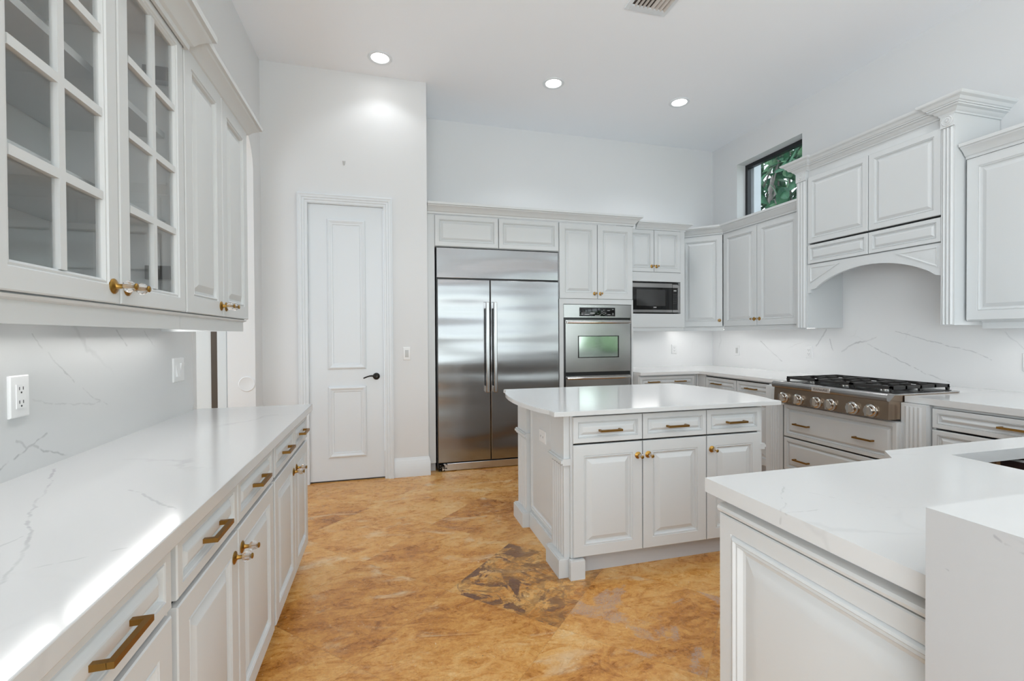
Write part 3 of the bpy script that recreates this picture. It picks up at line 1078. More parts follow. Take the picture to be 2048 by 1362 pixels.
for (b0, b1, win) in ((.912, 1.448, True), (.372, .872, False)):
    dd = MB().fbox(fo, 1.762, 2.497, b0, b1, 0, .028).build('door', M['steel'], r, 0)
    mb = MB()
    hz = b1 - .022
    pts = [fo.pt(1.772 + (.715) * t, hz, .052 + .014 * math.sin(math.pi * t)) for t in [i / 14 for i in range(15)]]
    mb.tube(pts, .0135, 12)
    for a in (1.79, 2.469):
        mb.fbox(fo, a - .010, a + .010, hz - .010, hz + .010, .027, .056)
    mb.build('handle', M['steel_polished'], dd)
    zc = (1.066, 1.278) if win else (.50, .72)
    fm = MB().panel(fo, [(1.897, zc[0] - .008), (2.362, zc[0] - .008), (2.362, zc[1] + .008), (1.897, zc[1] + .008)], [(0, .027), (0, .0295), (.002, .030)]).build('window_frame', M['black'], dd, 30)
    MB().fbox(fo, 1.908, 2.347, zc[0], zc[1], .0298, .0312).build('window', M['oven_glass'], dd, 0)

# tall crown
o = MB().sweep([(.376, YF - .014), (2.538, YF - .014), (2.538, YB)], crown(1.0, 1.0), 2.447).build('crown_moulding', M['cab'], None, 25)
tag(o, 'white crown moulding along the top of the refrigerator and oven cabinets', 'crown moulding')

# microwave cabinet
YM = 4.52
fm = FnY(YM)
MZ0, MZ1 = 1.380, 2.450
cab_micro = r = thing('microwave_cabinet', (2.88, 4.78, MZ0), 'white wall cabinet with an open microwave niche below two small doors', 'cabinet')
mb = MB().box(2.536, 2.584, YM, YB - .004, MZ0, MZ1).box(3.186, 3.238, YM - .016, YB - .004, MZ0, MZ1)
mb.box(2.584, 3.186, YM - .016, YB - .004, 1.880, 1.980).carc(2.584, 3.186, YM, YB - .004, 1.980, MZ1, '-Y').box(2.584, 3.186, YM - .016, YB - .004, MZ0, 1.524).box(2.584, 3.186, YB - .02, YB - .004, 1.524, 1.88)
mb.build('body', M['cab'], r, 0)
front(r, fm, 2.540, 2.848, 1.985, 2.443, 'small', 'door', knobs=[(2.822, 2.045)])
front(r, fm, 2.854, 3.184, 1.985, 2.443, 'small', 'door', knobs=[(2.880, 2.045)])
MB().sweep([(2.536, YM), (3.238, YM), (3.238, 4.86)], [(-.018, -.046), (0, -.046), (0, -.012), (.012, -.006), (.016, 0), (-.018, 0)], MZ0).build('light_rail', M['cab'], r, 25)
MB().sweep([(2.628, YM - .01), (3.240, YM - .01), (3.240, 4.63)], crown(.9, .85), MZ1 - .004).build('crown', M['cab'], r, 25)

r = thing('microwave', (2.886, 4.72, 1.526), 'black and stainless microwave oven set in the cabinet niche', 'microwave')
fmw = FnY(4.54)
MB().box(2.590, 3.180, 4.54, 4.96, 1.534, 1.872).build('body', M['black'], r, 0)
for a in (2.62, 3.15):
    for y in (4.58, 4.92):
        MB().lathe((a, y, 1.525), (0, 0, 1), [(.014, 0), (.012, .010)], 12).build('foot', M['slot'], r)
dd = MB().fbox(fmw, 2.590, 3.084, 1.548, 1.858, 0, .026).build('door', M['gloss_black'], r, 0)
MB().fbox(fmw, 2.590, 3.084, 1.815, 1.860, .024, .030).build('top_trim', M['steel'], dd, 0)
MB().fbox(fmw, 2.590, 3.084, 1.540, 1.568, .024, .030).build('bottom_trim', M['steel'], dd, 0)
MB().fbox(fmw, 2.640, 2.998, 1.612, 1.792, .0255, .0272).build('door_window', M['micro_glass'], dd, 0)
MB().fbox(fmw, 2.850, 2.886, 1.592, 1.600, .0258, .0268).build('badge', M['mark'], dd, 0)
cp = MB().fbox(fmw, 3.088, 3.156, 1.568, 1.815, 0, .026).build('control_panel', M['gloss_black'], r, 0)
MB().fbox(fmw, 3.105, 3.140, 1.778, 1.788, .0258, .0266).build('clock_display', M['mark'], cp, 0)
for i in range(6):
    for k in range(3):
        MB().fbox(fmw, 3.103 + k * .016, 3.109 + k * .016, 1.640 + i * .020, 1.644 + i * .020, .0258, .0264).build('button', M['mark_dim'], cp, 0)
MB().fbox(fmw, 3.156, 3.180, 1.540, 1.845, 0, .030).fbox(fmw, 3.088, 3.156, 1.815, 1.852, 0, .030).fbox(fmw, 3.088, 3.156, 1.540, 1.568, 0, .030).build('panel_trim', M['steel'], r, 0)

# corner wall cabinet on the diagonal
CB, CTp = 1.380, 2.440
s2 = math.sqrt(.5)
fd = Frame((3.715, 4.449, 0), (-s2, s2, 0), (-s2, -s2, 0))
cab_corner = r = thing('corner_cabinet', (3.65, 4.75, CB), 'diagonal corner wall cabinet with one tall panel door', 'cabinet')
CP = [(3.242, 4.922), (3.715, 4.449), (4.046, 4.449), (4.046, 5.046), (3.242, 5.046)]
MB().prism(CP, 'z', CB, CB + .016).prism(CP, 'z', CTp - .016, CTp).box(3.242, 3.258, 4.925, 5.046, CB + .016, CTp - .016).box(3.720, 4.046, 4.449, 4.460, CB + .016, CTp - .016).build('body', M['cab'], r, 0)
front(r, fd, .012, .470, CB + .004, CTp - .008, 'door', knobs=[(.044, 1.452)])
MB().sweep([(3.262, 4.902), (3.715, 4.449)], [(-.018, -.046), (0, -.046), (0, -.012), (.012, -.006), (.016, 0), (-.018, 0)], CB).build('light_rail', M['cab'], r, 25)

# right wall cabinet pair
XU = 3.720
fR = FnX(XU)
cab_pair = r = thing('wall_cabinet', (3.88, 3.92, CB), 'right wall cabinet with two tall doors between the corner cabinet and hood', 'cabinet', 'wall cabinets of the right run')
MB().carc(XU, XR - .004, 3.392, 4.446, CB, CTp, '-X').box(XU - .018, XU, 3.392, 3.436, CB, CTp).build('body', M['cab'], r, 0)
front(r, fR, 3.952, 4.440, CB + .004, CTp - .008, 'door', knobs=[(3.985, 1.452)])
front(r, fR, 3.440, 3.946, CB + .004, CTp - .008, 'door', knobs=[(3.913, 1.452)])
MB().sweep([(XU, 4.449), (XU, 3.392)], [(-.018, -.046), (0, -.046), (0, -.012), (.012, -.006), (.016, 0), (-.018, 0)], CB).build('light_rail', M['cab'], r, 25)
o = MB().sweep([(3.370, 4.780), (3.708, 4.442), (3.708, 3.395)], crown(1.0, 1.0), CTp - .004).build('crown_moulding', M['cab'], None, 25)
tag(o, 'white crown moulding over the diagonal corner cabinet, below the high window', 'crown moulding')

# far right wall cabinet
cab_far = r = thing('wall_cabinet', (3.88, 1.6, CB), 'right wall cabinet at the right edge of the photo, right of the hood', 'cabinet', 'wall cabinets of the right run')
MB().carc(XU, XR - .004, 1.46, 2.166, CB - .010, CTp, '-X').build('body', M['cab'], r, 0)
front(r, fR, 1.470, 2.160, CB - .004, CTp - .008, 'door', knobs=[(1.505, 1.452)])
MB().sweep([(XU + .03, 2.10), (XU + .03, 1.46)], [(-.018, -.050), (0, -.050), (0, -.012), (.008, -.006), (.010, 0), (-.018, 0)], CB - .010).build('light_rail', M['cab'], r, 25)
MB().sweep([(XU - .006, 2.166), (XU - .006, 1.46)], crown(1.0, 1.0), CTp - .004).build('crown', M['cab'], r, 25)

# ================================================================== RANGE HOOD
r = thing('range_hood', (3.83, 2.78, 1.345), 'white mantel range hood with fluted columns, arched valance and crown', 'range hood')
HX = 3.640
fh = FnX(HX)
HB, HT = 1.345, 2.745
Y0, Y1 = 2.174, 3.388
mb = MB()
mb.box(HX, XR - .004, Y0, Y0 + .018, HB, HT).box(HX, XR - .004, Y1 - .018, Y1, HB, HT)
mb.box(HX, HX + .02, Y0 + .018, Y1 - .018, 2.672, HT).box(HX, HX + .02, Y0 + .018, 2.258, 1.9, 2.672).box(HX, HX + .02, 3.276, Y1 - .018, 1.9, 2.672).box(HX + .02, XR - .004, Y0 + .018, Y1 - .018, HT - .02, HT)
mb.box(HX, HX + .02, Y0 + .018, 2.250, HB, 1.900).box(HX, HX + .02, 3.285, Y1 - .018, HB, 1.900)
mb.box(HX + .02, XR - .004, 2.236, 2.250, HB, 1.905).box(HX + .02, XR - .004, 3.285, 3.299, HB, 1.905)
mb.build('body', M['cab'], r, 0)
MB().box(HX + .02, XR - .004, 2.250, 3.285, 1.905, 1.930).box(3.70, 3.98, 2.36, 3.17, 1.890, 1.905, 1).build('hood_liner', [M['cab'], M['steel']], r, 0)
# arched valance
pts = [(3.285, 1.905), (3.285, 1.655), (3.255, 1.655), (3.255, 1.682), (3.205, 1.690)]
ya, yb, za, zr = 3.205, 2.290, 1.690, .142
for i in range(1, 24):
    t = i / 24
    pts.append((ya + (yb - ya) * t, za + zr * (1 - (2 * t - 1) ** 2) ** .85))
pts += [(2.290, 1.690), (2.250, 1.682), (2.250, 1.905)]
MB().prism(pts, 'x', HX - .012, HX + .012).build('arched_valance', M['cab'], r, 30)
fv = FnX(HX - .012)
TR = [(0, -.001), (0, .005), (.006, .006), (.011, .001), (.016, .001), (.030, .005)]
for tri in ([(3.258, 1.882), (2.985, 1.878), (3.258, 1.742)], [(2.276, 1.882), (2.549, 1.878), (2.276, 1.742)]):
    MB().panel(fv, tri, TR).build('corner_panel', M['cab'], r, 25)
front(r, fh, 2.748, 3.278, 2.092, 2.676, 'small', 'door')
front(r, fh, 2.257, 2.742, 2.092, 2.676, 'small', 'door')
front(r, fh, 2.748, 3.278, 1.912, 2.076, 'drawer', 'panel')
front(r, fh, 2.257, 2.742, 1.912, 2.076, 'drawer', 'panel')
for (y0, y1) in ((3.288, 3.388), (2.174, 2.252)):
    mb = MB().box(HX - .024, HX, y0, y1, HB, HT - .002)
    n = 3
    w = (y1 - y0 - .016) / n
    for i in range(n):
        yc = y0 + .008 + w * (i + .5)
        rr = w * .42
        mb.prism([(HX - .024 + .0, yc - rr), (HX - .031, yc - rr * .6), (HX - .034, yc), (HX - .031, yc + rr * .6), (HX - .024, yc + rr)], 'z', HB + .004, 2.655)
    col = mb.build('column', M['cab'], r, 50)
    fc_ = FnX(HX - .024)
    yc = (y0 + y1) / 2
    mb = MB().fbox(fc_, y0, y1, 2.660, 2.742, 0, .012)
    mb.lathe(fc_.pt(yc, 2.701, .011), fc_.n, [(.033, 0), (.033, .004), (.029, .006), (.026, .002), (.021, .002), (.019, .006), (.014, .006), (.012, .002), (.009, .002), (.007, .007), (.001, .008)], 28)
    mb.build('rosette', M['cab'], col, 30)
LOW = [(0, 0), (.008, 0), (.010, .010), (.022, .018), (.030, .030), (.046, .036), (.050, .044), (0, .044)]
UP = [(0, .046), (.052, .046), (.054, .054), (.062, .058), (.072, .074), (.088, .082), (.094, .090), (.096, .098), (0, .098)]
path = [(XR, Y1), (HX - .028, Y1), (HX - .028, 3.285), (HX, 3.285), (HX, 2.252), (HX - .028, 2.252), (HX - .028, Y0), (XR, Y0)]
MB().sweep(path, LOW, HT - .005).sweep(path, UP, HT - .005).build('crown', M['cab'], r, 25)

# ================================================================== RIGHT AND BACK BASE RUN
QV_RSPLASH = [
    (((4.035, 3.297, 1.126), (4.035, 3.188, 1.199), (4.035, 3.052, 1.234), (4.035, 2.995, 1.259)), 0.012, 0.45),
    (((4.035, 3.06, 1.201), (4.035, 2.802, 1.071), (4.035, 2.634, 0.99), (4.035, 2.455, 0.924)), 0.008, 0.4),
    (((4.035, 3.553, 1.174), (4.035, 3.451, 1.332)), 0.012, 0.4),
    (((4.035, 4.246, 1.214), (4.035, 4.138, 1.131), (4.035, 3.96, 1.003)), 0.009, 0.35),
    (((4.035, 3.412, 1.24), (4.035, 3.382, 1.132)), 0.01, 0.4),
    (((4.035, 2.832, 1.307), (4.035, 2.582, 1.23), (4.035, 2.293, 1.151), (4.035, 2.207, 1.101)), 0.007, 0.35),
    (((4.035, 2.146, 1.307), (4.035, 2.04, 1.185)), 0.007, 0.4),
]
QV_PEN = [
    (((0.976, 0.951, 0.9), (0.837, 0.818, 0.9)), 0.004, 0.4),
    (((0.83, 0.809, 0.9), (0.896, 0.807, 0.9), (0.976, 0.807, 0.9)), 0.004, 0.45),
    (((0.964, 0.939, 0.9), (1.007, 0.89, 0.9), (1.048, 0.805, 0.9)), 0.003, 0.3),
    (((1.172, 0.751, 0.9), (1.031, 0.792, 0.9)), 0.003, 0.3),
    (((0.836, 0.817, 0.896), (0.836, 0.822, 0.873)), 0.004, 0.5),
    (((0.836, 1.042, 0.884), (0.836, 1.037, 0.871)), 0.0025, 0.8),
]
QV_BAR = [
    (((0.8, 0.433, 1.012), (0.8, 0.427, 1.009)), 0.004, 0.9),
    (((0.8, 0.422, 1.007), (0.8, 0.411, 1.004), (0.8, 0.403, 1.004)), 0.004, 1.0),
    (((0.8, 0.416, 1.017), (0.8, 0.403, 1.017)), 0.005, 0.6),
    (((0.8, 0.49, 0.938), (0.8, 0.486, 0.938)), 0.0025, 0.8),
    (((0.8, 0.51, 0.824), (0.8, 0.481, 0.82)), 0.002, 0.3),
]
M['q_rsplash'] = quartz('quartz_right_splash', QV_RSPLASH, 1.3, 0.20, (0.82, 0.82, 0.82))
M['q_bsplash'] = quartz('quartz_back_splash', (), 5.2, 0.2, (0.80, 0.80, 0.80))
M['q_rtop'] = quartz('quartz_right_top', (), 9.1, 0.12, (0.76, 0.76, 0.76))
M['q_pen'] = quartz('quartz_peninsula', QV_PEN, 12.9, 0.2)
M['q_bar_shaded'] = quartz('quartz_bar_shaded', QV_BAR, 2.2, 0.2, (0.46, 0.46, 0.465))  # bar top's quartz with the end face's shade put into the base colour
M['q_isl'] = quartz('quartz_island', (), 4.4, 0.15)

o = MB().box(2.540, 4.035, 5.035, YB - .004, CT, 1.378).build('backsplash', M['q_bsplash'], None, 0)
tag(o, 'white quartz backsplash on the back wall under the microwave cabinet', 'backsplash')
o = MB().box(4.035, XR - .004, 3.302, 5.035, CT, 1.378).box(4.035, XR - .004, 1.38, 2.232, CT, 1.368).box(4.035, XR - .004, 2.232, 3.302, CT, 1.903).build('backsplash', M['q_rsplash'], None, 0)
tag(o, 'tall veined quartz backsplash behind the rangetop on the right wall', 'backsplash')

RX0, RY0, RY1, RX1 = 2.985, 2.148, 3.022, 3.620      # rangetop footprint
mb = MB()
mb.box(2.536, 3.235, 4.258, 5.035, CT - .030, CT).box(3.235, 4.035, RY1 + .004, 5.035, CT - .030, CT).box(RX1 + .004, 4.035, RY0 - .004, RY1 + .004, CT - .030, CT)
o = mb.build('worktop', M['q_rtop'], None, 0)
tag(o, 'L-shaped white quartz worktop in the far corner, behind the rangetop', 'worktop')

fb = FnY(4.305)
r = thing('base_cabinet', (2.9, 4.65, 0), 'base cabinet under the microwave with a wide two-pull drawer', 'cabinet', 'base cabinets of the range run')
MB().carc(2.536, 3.236, 4.305, YB - .004, .10, CT - .030, '-Y').box(2.536, 3.236, 4.36, YB - .004, 0, .10, 1).build('body', [M['cab'], M['toe']], r, 0)
front(r, fb, 2.545, 3.205, .730, .852, 'drawer', pulls=[(2.70, .797), (3.02, .797)])
front(r, fb, 2.545, 2.872, .110, .715, 'door', knobs=[(2.84, .64)])
front(r, fb, 2.878, 3.205, .110, .715, 'door', knobs=[(2.91, .64)])

XB = 3.280
fbx = FnX(XB)
r = thing('base_cabinet', (3.65, 3.72, 0), 'base cabinet with two small drawers in the far right corner', 'cabinet', 'base cabinets of the range run')
MB().carc(XB, XR - .004, 3.215, YB - .004, .10, CT - .030, '-X').box(3.240, XB, 4.300, 4.36, .10, CT - .030).box(XB - .018, XB, 4.180, 4.300, .10, CT - .030).box(XB + .06, XR - .004, 3.215, 4.36, 0, .10, 1).build('body', [M['cab'], M['toe']], r, 0)
front(r, fbx, 3.738, 4.175, .725, .845, 'drawer', pulls=[(4.000, .787)])
front(r, fbx, 3.300, 3.730, .725, .845, 'drawer', pulls=[(3.535, .787)])
front(r, fbx, 3.738, 4.175, .110, .712, 'door', knobs=[(3.77, .64)])
front(r, fbx, 3.300, 3.730, .110, .712, 'door', knobs=[(3.70, .64)])

r = thing('base_cabinet', (3.5, 2.59, 0), 'deep drawer cabinet under the rangetop between fluted pilasters', 'cabinet', 'base cabinets of the range run')
XD = 3.080
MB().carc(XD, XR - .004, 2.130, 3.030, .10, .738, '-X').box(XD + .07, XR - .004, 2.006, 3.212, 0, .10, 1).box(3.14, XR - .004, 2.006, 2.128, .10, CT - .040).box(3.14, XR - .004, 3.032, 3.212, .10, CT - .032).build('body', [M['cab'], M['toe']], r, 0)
fxd = FnX(XD)
front(r, fxd, 2.138, 2.985, .482, .734, 'drawer', pulls=[(2.815, .592), (2.340, .592)])
front(r, fxd, 2.138, 2.985, .215, .470, 'drawer', pulls=[(2.815, .315), (2.340, .315)])
for (y0, y1) in ((2.006, 2.146), (3.026, 3.212)):
    mb = MB().box(3.105, 3.14, y0, y1, 0, CT - .041)
    n = 4
    for i in range(n):
        yc = (y0 + y1) / 2 - .036 + .024 * i
        mb.prism([(3.105, yc - .010), (3.099, yc - .006), (3.097, yc), (3.099, yc + .006), (3.105, yc + .010)], 'z', .14, CT - .06)
    mb.box(3.090, 3.105, y0, y1, 0, .12)
    mb.build('pilaster', M['cab'], r, 50)

XQ = 3.160
fq = FnX(XQ)
r = thing('base_cabinet', (3.6, 1.58, 0), 'wide drawer base cabinet right of the rangetop, behind the peninsula', 'cabinet', 'base cabinets of the range run')
MB().carc(XQ, XR - .004, 1.195, 2.004, .10, CT - .040, '-X').box(XQ + .06, XR - .004, 1.195, 2.004, 0, .10, 1).build('body', [M['cab'], M['toe']], r, 0)
front(r, fq, 1.205, 1.998, .728, .842, 'drawer', pulls=[(1.60, .790)], plen=.16)
front(r, fq, 1.205, 1.998, .420, .716, 'drawer', pulls=[(1.60, .57)], plen=.16)
front(r, fq, 1.205, 1.998, .112, .408, 'drawer', pulls=[(1.60, .26)], plen=.16)

# ------------------------------------------------------------------ rangetop
r = thing('rangetop', (3.3, 2.585, .75), 'six-burner stainless gas rangetop with black grates and front knobs', 'rangetop')
mb = MB()
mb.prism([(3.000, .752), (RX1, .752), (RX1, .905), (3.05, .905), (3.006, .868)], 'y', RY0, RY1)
mb.build('body', M['range_steel_floor_tint'], r, 0)
prof = [(2.996, .868), (2.986, .872), (2.982, .884), (2.984, .906), (2.994, .916), (3.010, .919), (3.060, .912), (RX1, .912), (RX1, .905), (3.05, .905), (3.006, .868)]
MB().prism(prof, 'y', RY0 - .004, RY1 + .004).build('top_deck', M['steel'], r, 40)
MB().box(3.075, RX1 - .02, RY0 + .03, RY1 - .03, .9125, .916).build('burner_pan', M['black'], r, 0)
fk = FnX(3.000)
for y in (2.925, 2.795, 2.640, 2.530, 2.372, 2.252):
    mb = MB().lathe(fk.pt(y, .797, 0), fk.n, [(.043, -.001), (.043, .004), (.041, .008), (.034, .009), (.031, .011), (.029, .030), (.027, .034)], 28)
    mb.fbox(fk, y - .007, y + .007, .766, .828, .028, .050)
    mb.build('knob', M['steel_polished'], r, 35)
bd = MB().fbox(FnX(2.982), 2.525, 2.665, .876, .908, -.002, .003).build('badge', M['badge'], r, 0)
text_mesh('KitchenAid', Frame((2.982, 0, 0), (0, -1, 0), (-1, 0, 0)), -2.595, .892, .0032, .024, bd, M['badge_text'])
# grates: three cast-iron sections, each with front/back bars, side rails, feet and fingers
for k in range(3):
    y0 = RY0 + .040 + k * .2655
    y1 = y0 + .262
    mb = MB()
    x0, x1 = 3.085, RX1 - .022
    zt, zb = .954, .934
    def bar(xa, xb, ya, yb_):
        mb.box(xa, xb, ya, yb_, zb, zt)
    bar(x0, x0 + .016, y0, y1); bar(x1 - .016, x1, y0, y1)
    bar(x0, x1, y0, y0 + .014); bar(x0, x1, y1 - .014, y1)
    xm = (x0 + x1) / 2
    bar(xm - .006, xm + .006, y0, y1)
    yc = (y0 + y1) / 2
    for xc in ((x0 + xm) / 2, (x1 + xm) / 2):
        for s in (-1, 1):
            mb.box(xc - .008, xc + .008, yc + s * .035 if s > 0 else y0, y1 if s > 0 else yc - .035, zb, zt)
            mb.box(xc + .035 if s > 0 else xc - .115, xc + .115 if s > 0 else xc - .035, yc - .008, yc + .008, zb, zt)
    for xa in (x0, xm - .008, x1 - .016):
        for ya in (y0, y1 - .014):
            mb.prism([(xa, .916), (xa + .016, .916), (xa + .020, .940), (xa - .004, .940)], 'y', ya, ya + .014)
    mb.build('grate', M['iron'], r, 0)
    for xc in ((x0 + xm) / 2, (x1 + xm) / 2):
        mb = MB().lathe((xc, yc, .9155), (0, 0, 1), [(.048, 0), (.048, .006), (.034, .008), (.034, .015)], 20, 1)
        mb.lathe((xc, yc, .930), (0, 0, 1), [(.040, 0), (.041, .004), (.036, .008), (.004, .009)], 20, 0)
        mb.build('burner', [M['iron'], M['steel_polished']], r, 40)

# ------------------------------------------------------------------ peninsula
PX0, PY1 = .836, 1.075
SX0, SX1, SY0, SY1 = 1.745, 2.52, .60, 1.056
mb = MB()
zt0 = CT - .038
mb.prism([(PX0, .522), (PX0, PY1), (1.528, 1.082), (1.600, 1.156), (SX0, 1.157), (SX0, .522)], 'z', zt0, CT)
mb.prism([(SX0, SY1), (SX0, 1.157), (SX1, 1.170), (SX1, SY1)], 'z', zt0, CT)
mb.prism([(SX0, .522), (SX0, SY0), (SX1, SY0), (SX1, .522)], 'z', zt0, CT)
mb.prism([(SX1, .522), (SX1, 1.170), (3.130, 1.178), (3.130, 2.142), (4.035, 2.142), (4.035, .522)], 'z', zt0, CT)
bm_ = mb
o = mb.build('worktop', M['q_pen'], None, 0)
tag(o, 'white quartz peninsula worktop at the right front with a cut-out sink hole', 'worktop')

r = thing('peninsula_cabinet', (1.25, .80, 0), 'white panelled end of the peninsula under the right front worktop', 'cabinet')
PXF = .882
MB().box(PXF, 1.640, .524, 1.045, 0, CT - .040).build('body', M['cab'], r, 0)
fpn = FnX(PXF)
RG = [(0, 0), (0, .016), (.003, .019), (.042, .019), (.045, .015), (.049, .022), (.055, .024), (.060, .018), (.066, .019), (.074, .008), (.082, .006), (.088, .008), (.126, .017), (.130, .0175)]
MB().panel(fpn, [(.10, .012), (1.052, .012), (1.052, .842), (.10, .842)], RG).build('end_panel', M['cab'], r, 25) if False else None
MB().panel(fpn, [(.526, .012), (1.052, .012), (1.052, .836), (.526, .836)], RG).build('end_panel', M['cab'], r, 25) if False else None
mb = MB()
# the end panel runs on behind the bar wall, so its near stile is out of view
poly = [(.526, .012), (1.052, .012), (1.052, .836), (.526, .836)]
def half_panel(mb, fr, a0, a1, b0, b1, rings):
    pts, fs = [], []
    for d_, h in rings:
        for q in ((a0, b0 + d_), (a1 - d_, b0 + d_), (a1 - d_, b1 - d_), (a0, b1 - d_)):
            pts.append(fr.pt(q[0], q[1], h))
    for i in range(len(rings) - 1):
        for j in range(4):
            j2 = (j + 1) % 4
            fs.append((i * 4 + j, i * 4 + j2, (i + 1) * 4 + j2, (i + 1) * 4 + j))
    fs.append((3, 2, 1, 0))
    fs.append(tuple((len(rings) - 1) * 4 + j for j in range(4)))
    mb.add(pts, fs)
half_panel(mb, fpn, .526, 1.052, .012, .811, RG)
mb.build('end_panel', M['cab'], r, 12)
MB().prism([(PXF, .814), (PXF - .016, .814), (PXF - .025, .819), (PXF - .027, .826), (PXF - .025, .833), (PXF - .016, .838), (PXF, .838)], 'y', .526, 1.050).build('bead', M['cab'], r, 30)

r = thing('sink_cabinet', (2.1, .82, 0), 'open dark-lined sink cabinet seen through the hole in the peninsula worktop', 'cabinet')
mb = MB().box(1.642, 1.660, .524, 1.125, .0, CT - .040).box(2.60, 2.618, .524, 1.125, 0, CT - .040).box(1.66, 2.60, 1.107, 1.125, .10, CT - .040, 1).box(1.66, 2.60, .524, .542, 0, CT - .040)
mb.box(1.66, 2.60, .542, 1.107, .10, .12).box(1.66, 2.60, 1.06, 1.08, 0, .10, 1)
mb.box(1.66, 2.60, 1.1055, 1.107, .12, CT - .040)
mb.build('body', [M['mahogany'], M['cab']], r, 0)
MB().box(2.004, 2.024, 1.082, 1.105, .12, .860).build('batten', M['pine'], r, 0)
MB().box(2.086, 2.096, .545, 1.105, .848, .854).build('cross_rail', M['plastic_grey'], r, 0)

r = thing('bar_wall', (2.4, .35, 0), 'raised quartz-clad bar wall at the lower right corner', 'bar')
MB().box(.815, XR - .004, .215, .505, 0, 1.000).build('core', M['cab'], r, 0)
MB().prism([(.800, 0), (.815, 0), (.815, 1.007), (.800, 1.022)], 'y', .200, .517).build('end_cladding', M['q_bar_shaded'], r, 0)
MB().box(.815, XR - .004, .505, .517, CT, 1.000).build('back_cladding', M['q_bar_shaded'], r, 0)
MB().prism([(.800, 1.0222), (.8155, 1.0067), (.8155, 1.0002), (XR - .004, 1.0002), (XR - .004, 1.0222)], 'y', .200, .517).build('bar_top', M['q_pen'], r, 0)

# ================================================================== ISLAND
r = thing('kitchen_island', (1.53, 2.73, 0), 'white kitchen island with fluted corner pilasters, three doors and three drawers', 'island')
IY = 2.275
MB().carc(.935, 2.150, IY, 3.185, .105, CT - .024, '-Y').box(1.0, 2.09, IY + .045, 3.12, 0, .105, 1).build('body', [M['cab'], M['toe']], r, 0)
fi = FnY(IY)
for (a0, a1, kx) in ((.945, 1.352, 1.325), (1.358, 1.764, 1.388), (1.770, 2.142, 1.800)):
    front(r, fi, a0, a1, .718, .858, 'drawer', pulls=[((a0 + a1) / 2 + .005, .782)])
    front(r, fi, a0, a1, .113, .708, 'door', knobs=[(kx, .632)])
def pilaster(side, y0, y1, front_):
    s = -1 if side == 'L' else 1
    xe = .935 if side == 'L' else 2.150
    def X(a):
        return xe + s * a
    def bx(mb, a0, a1, ya, yb_, z0, z1):
        mb.box(min(X(a0), X(a1)), max(X(a0), X(a1)), ya, yb_, z0, z1)
    mb = MB()
    bx(mb, 0, .032, y0, y1, 0, CT - .024)
    # fluting below the mid moulding
    n = 5
    w = (y1 - y0 - .03) / n
    for i in range(n):
        yc = y0 + .015 + w * (i + .5)
        q = [(X(.032), yc - w * .42), (X(.036), yc - w * .25), (X(.0375), yc), (X(.036), yc + w * .25), (X(.032), yc + w * .42)]
        mb.prism(q, 'z', .112, .592)
    # mid moulding
    for (a, z0, z1) in ((.042, .600, .612), (.052, .612, .626), (.044, .626, .634)):
        bx(mb, 0, a, y0 - .014, y1 + .014, z0, z1)
    # plinth foot
    bx(mb, 0, .064, y0 - .006, y1 + .010, 0, .096)
    bx(mb, 0, .058, y0 - .003, y1 + .006, .096, .103)
    if front_:
        xs = sorted((X(.012), X(-.070)))
        mb.box(xs[0], xs[1], IY - .030, IY, 0, .098)
        mb.box(xs[0] + .002, xs[1] - .002, IY - .027, IY, .098, .104)
    mb.build('pilaster', M['cab'], r, 50)
for side in 'LR':
    pilaster(side, 2.290, 2.480, True)
    pilaster(side, 2.965, 3.175, False)
fl = FnX(.935)
half = [(2.505, .135), (2.940, .135), (2.940, .845), (2.505, .845)]
MB().panel(fl, half, [(0, -.001), (0, .008), (.004, .012), (.010, .009), (.016, .010), (.022, .002), (.030, .001), (.060, .010), (.064, .0105)]).build('end_panel', M['cab'], r, 12)
MB().box(.918, .935, 2.49, 2.955, 0, .100).box(.924, .935, 2.49, 2.955, .100, .108).build('skirting', M['cab'], r, 0)
outlet('outlet', FnX(.925), 2.712, .672, '', 'outlet', w=.118, h=.072, parent=r) if False else None
fo2 = FnX(.926)
pl = MB().panel(fo2, [(2.625, .632), (2.745, .632), (2.745, .708), (2.625, .708)], [(0, -.001), (0, .005), (.003, .008)]).build('outlet_plate', M['plastic'], r, 30)
MB().fbox(fo2, 2.652, 2.718, .653, .687, .0078, .010).fbox(fo2, 2.662, 2.666, .664, .676, .0098, .0106, 1).fbox(fo2, 2.704, 2.708, .664, .676, .0098, .0106, 1).build('receptacle', [M['plastic'], M['slot']], pl, 0)

side = [(.817, 2.198), (.817, 2.272)]
cur = [(.792, 2.345), (.766, 2.457), (.750, 2.600), (.746, 2.730), (.752, 2.860), (.768, 3.000), (.794, 3.110)]
left = side + cur + [(.819, 3.184), (.819, 3.258)]
right = [(3.052 - x, y) for x, y in left][::-1]
poly = left + right
mb = MB()
mb.prism(poly, 'z', CT - .024, CT)
bm = bmesh.new()
vs = [bm.verts.new((x, y, CT - .024)) for x, y in poly]
f = bm.faces.new(vs)
ext = bmesh.ops.extrude_face_region(bm, geom=[f])
bmesh.ops.translate(bm, verts=[g for g in ext['geom'] if isinstance(g, bmesh.types.BMVert)], vec=(0, 0, .024))
bm.normal_update()
tops = [e for e in bm.edges if all(v.co.z > CT - .001 for v in e.verts)]
bmesh.ops.bevel(bm, geom=tops, offset=.003, segments=2, affect='EDGES')
bm.verts.index_update()
mb = MB().add([v.co[:] for v in bm.verts], [[v.index for v in f.verts] for f in bm.faces])
bm.free()
o = mb.build('worktop', M['q_isl'], None, 18)
tag(o, 'white quartz island worktop with bowed ends, in the middle of the kitchen', 'worktop')

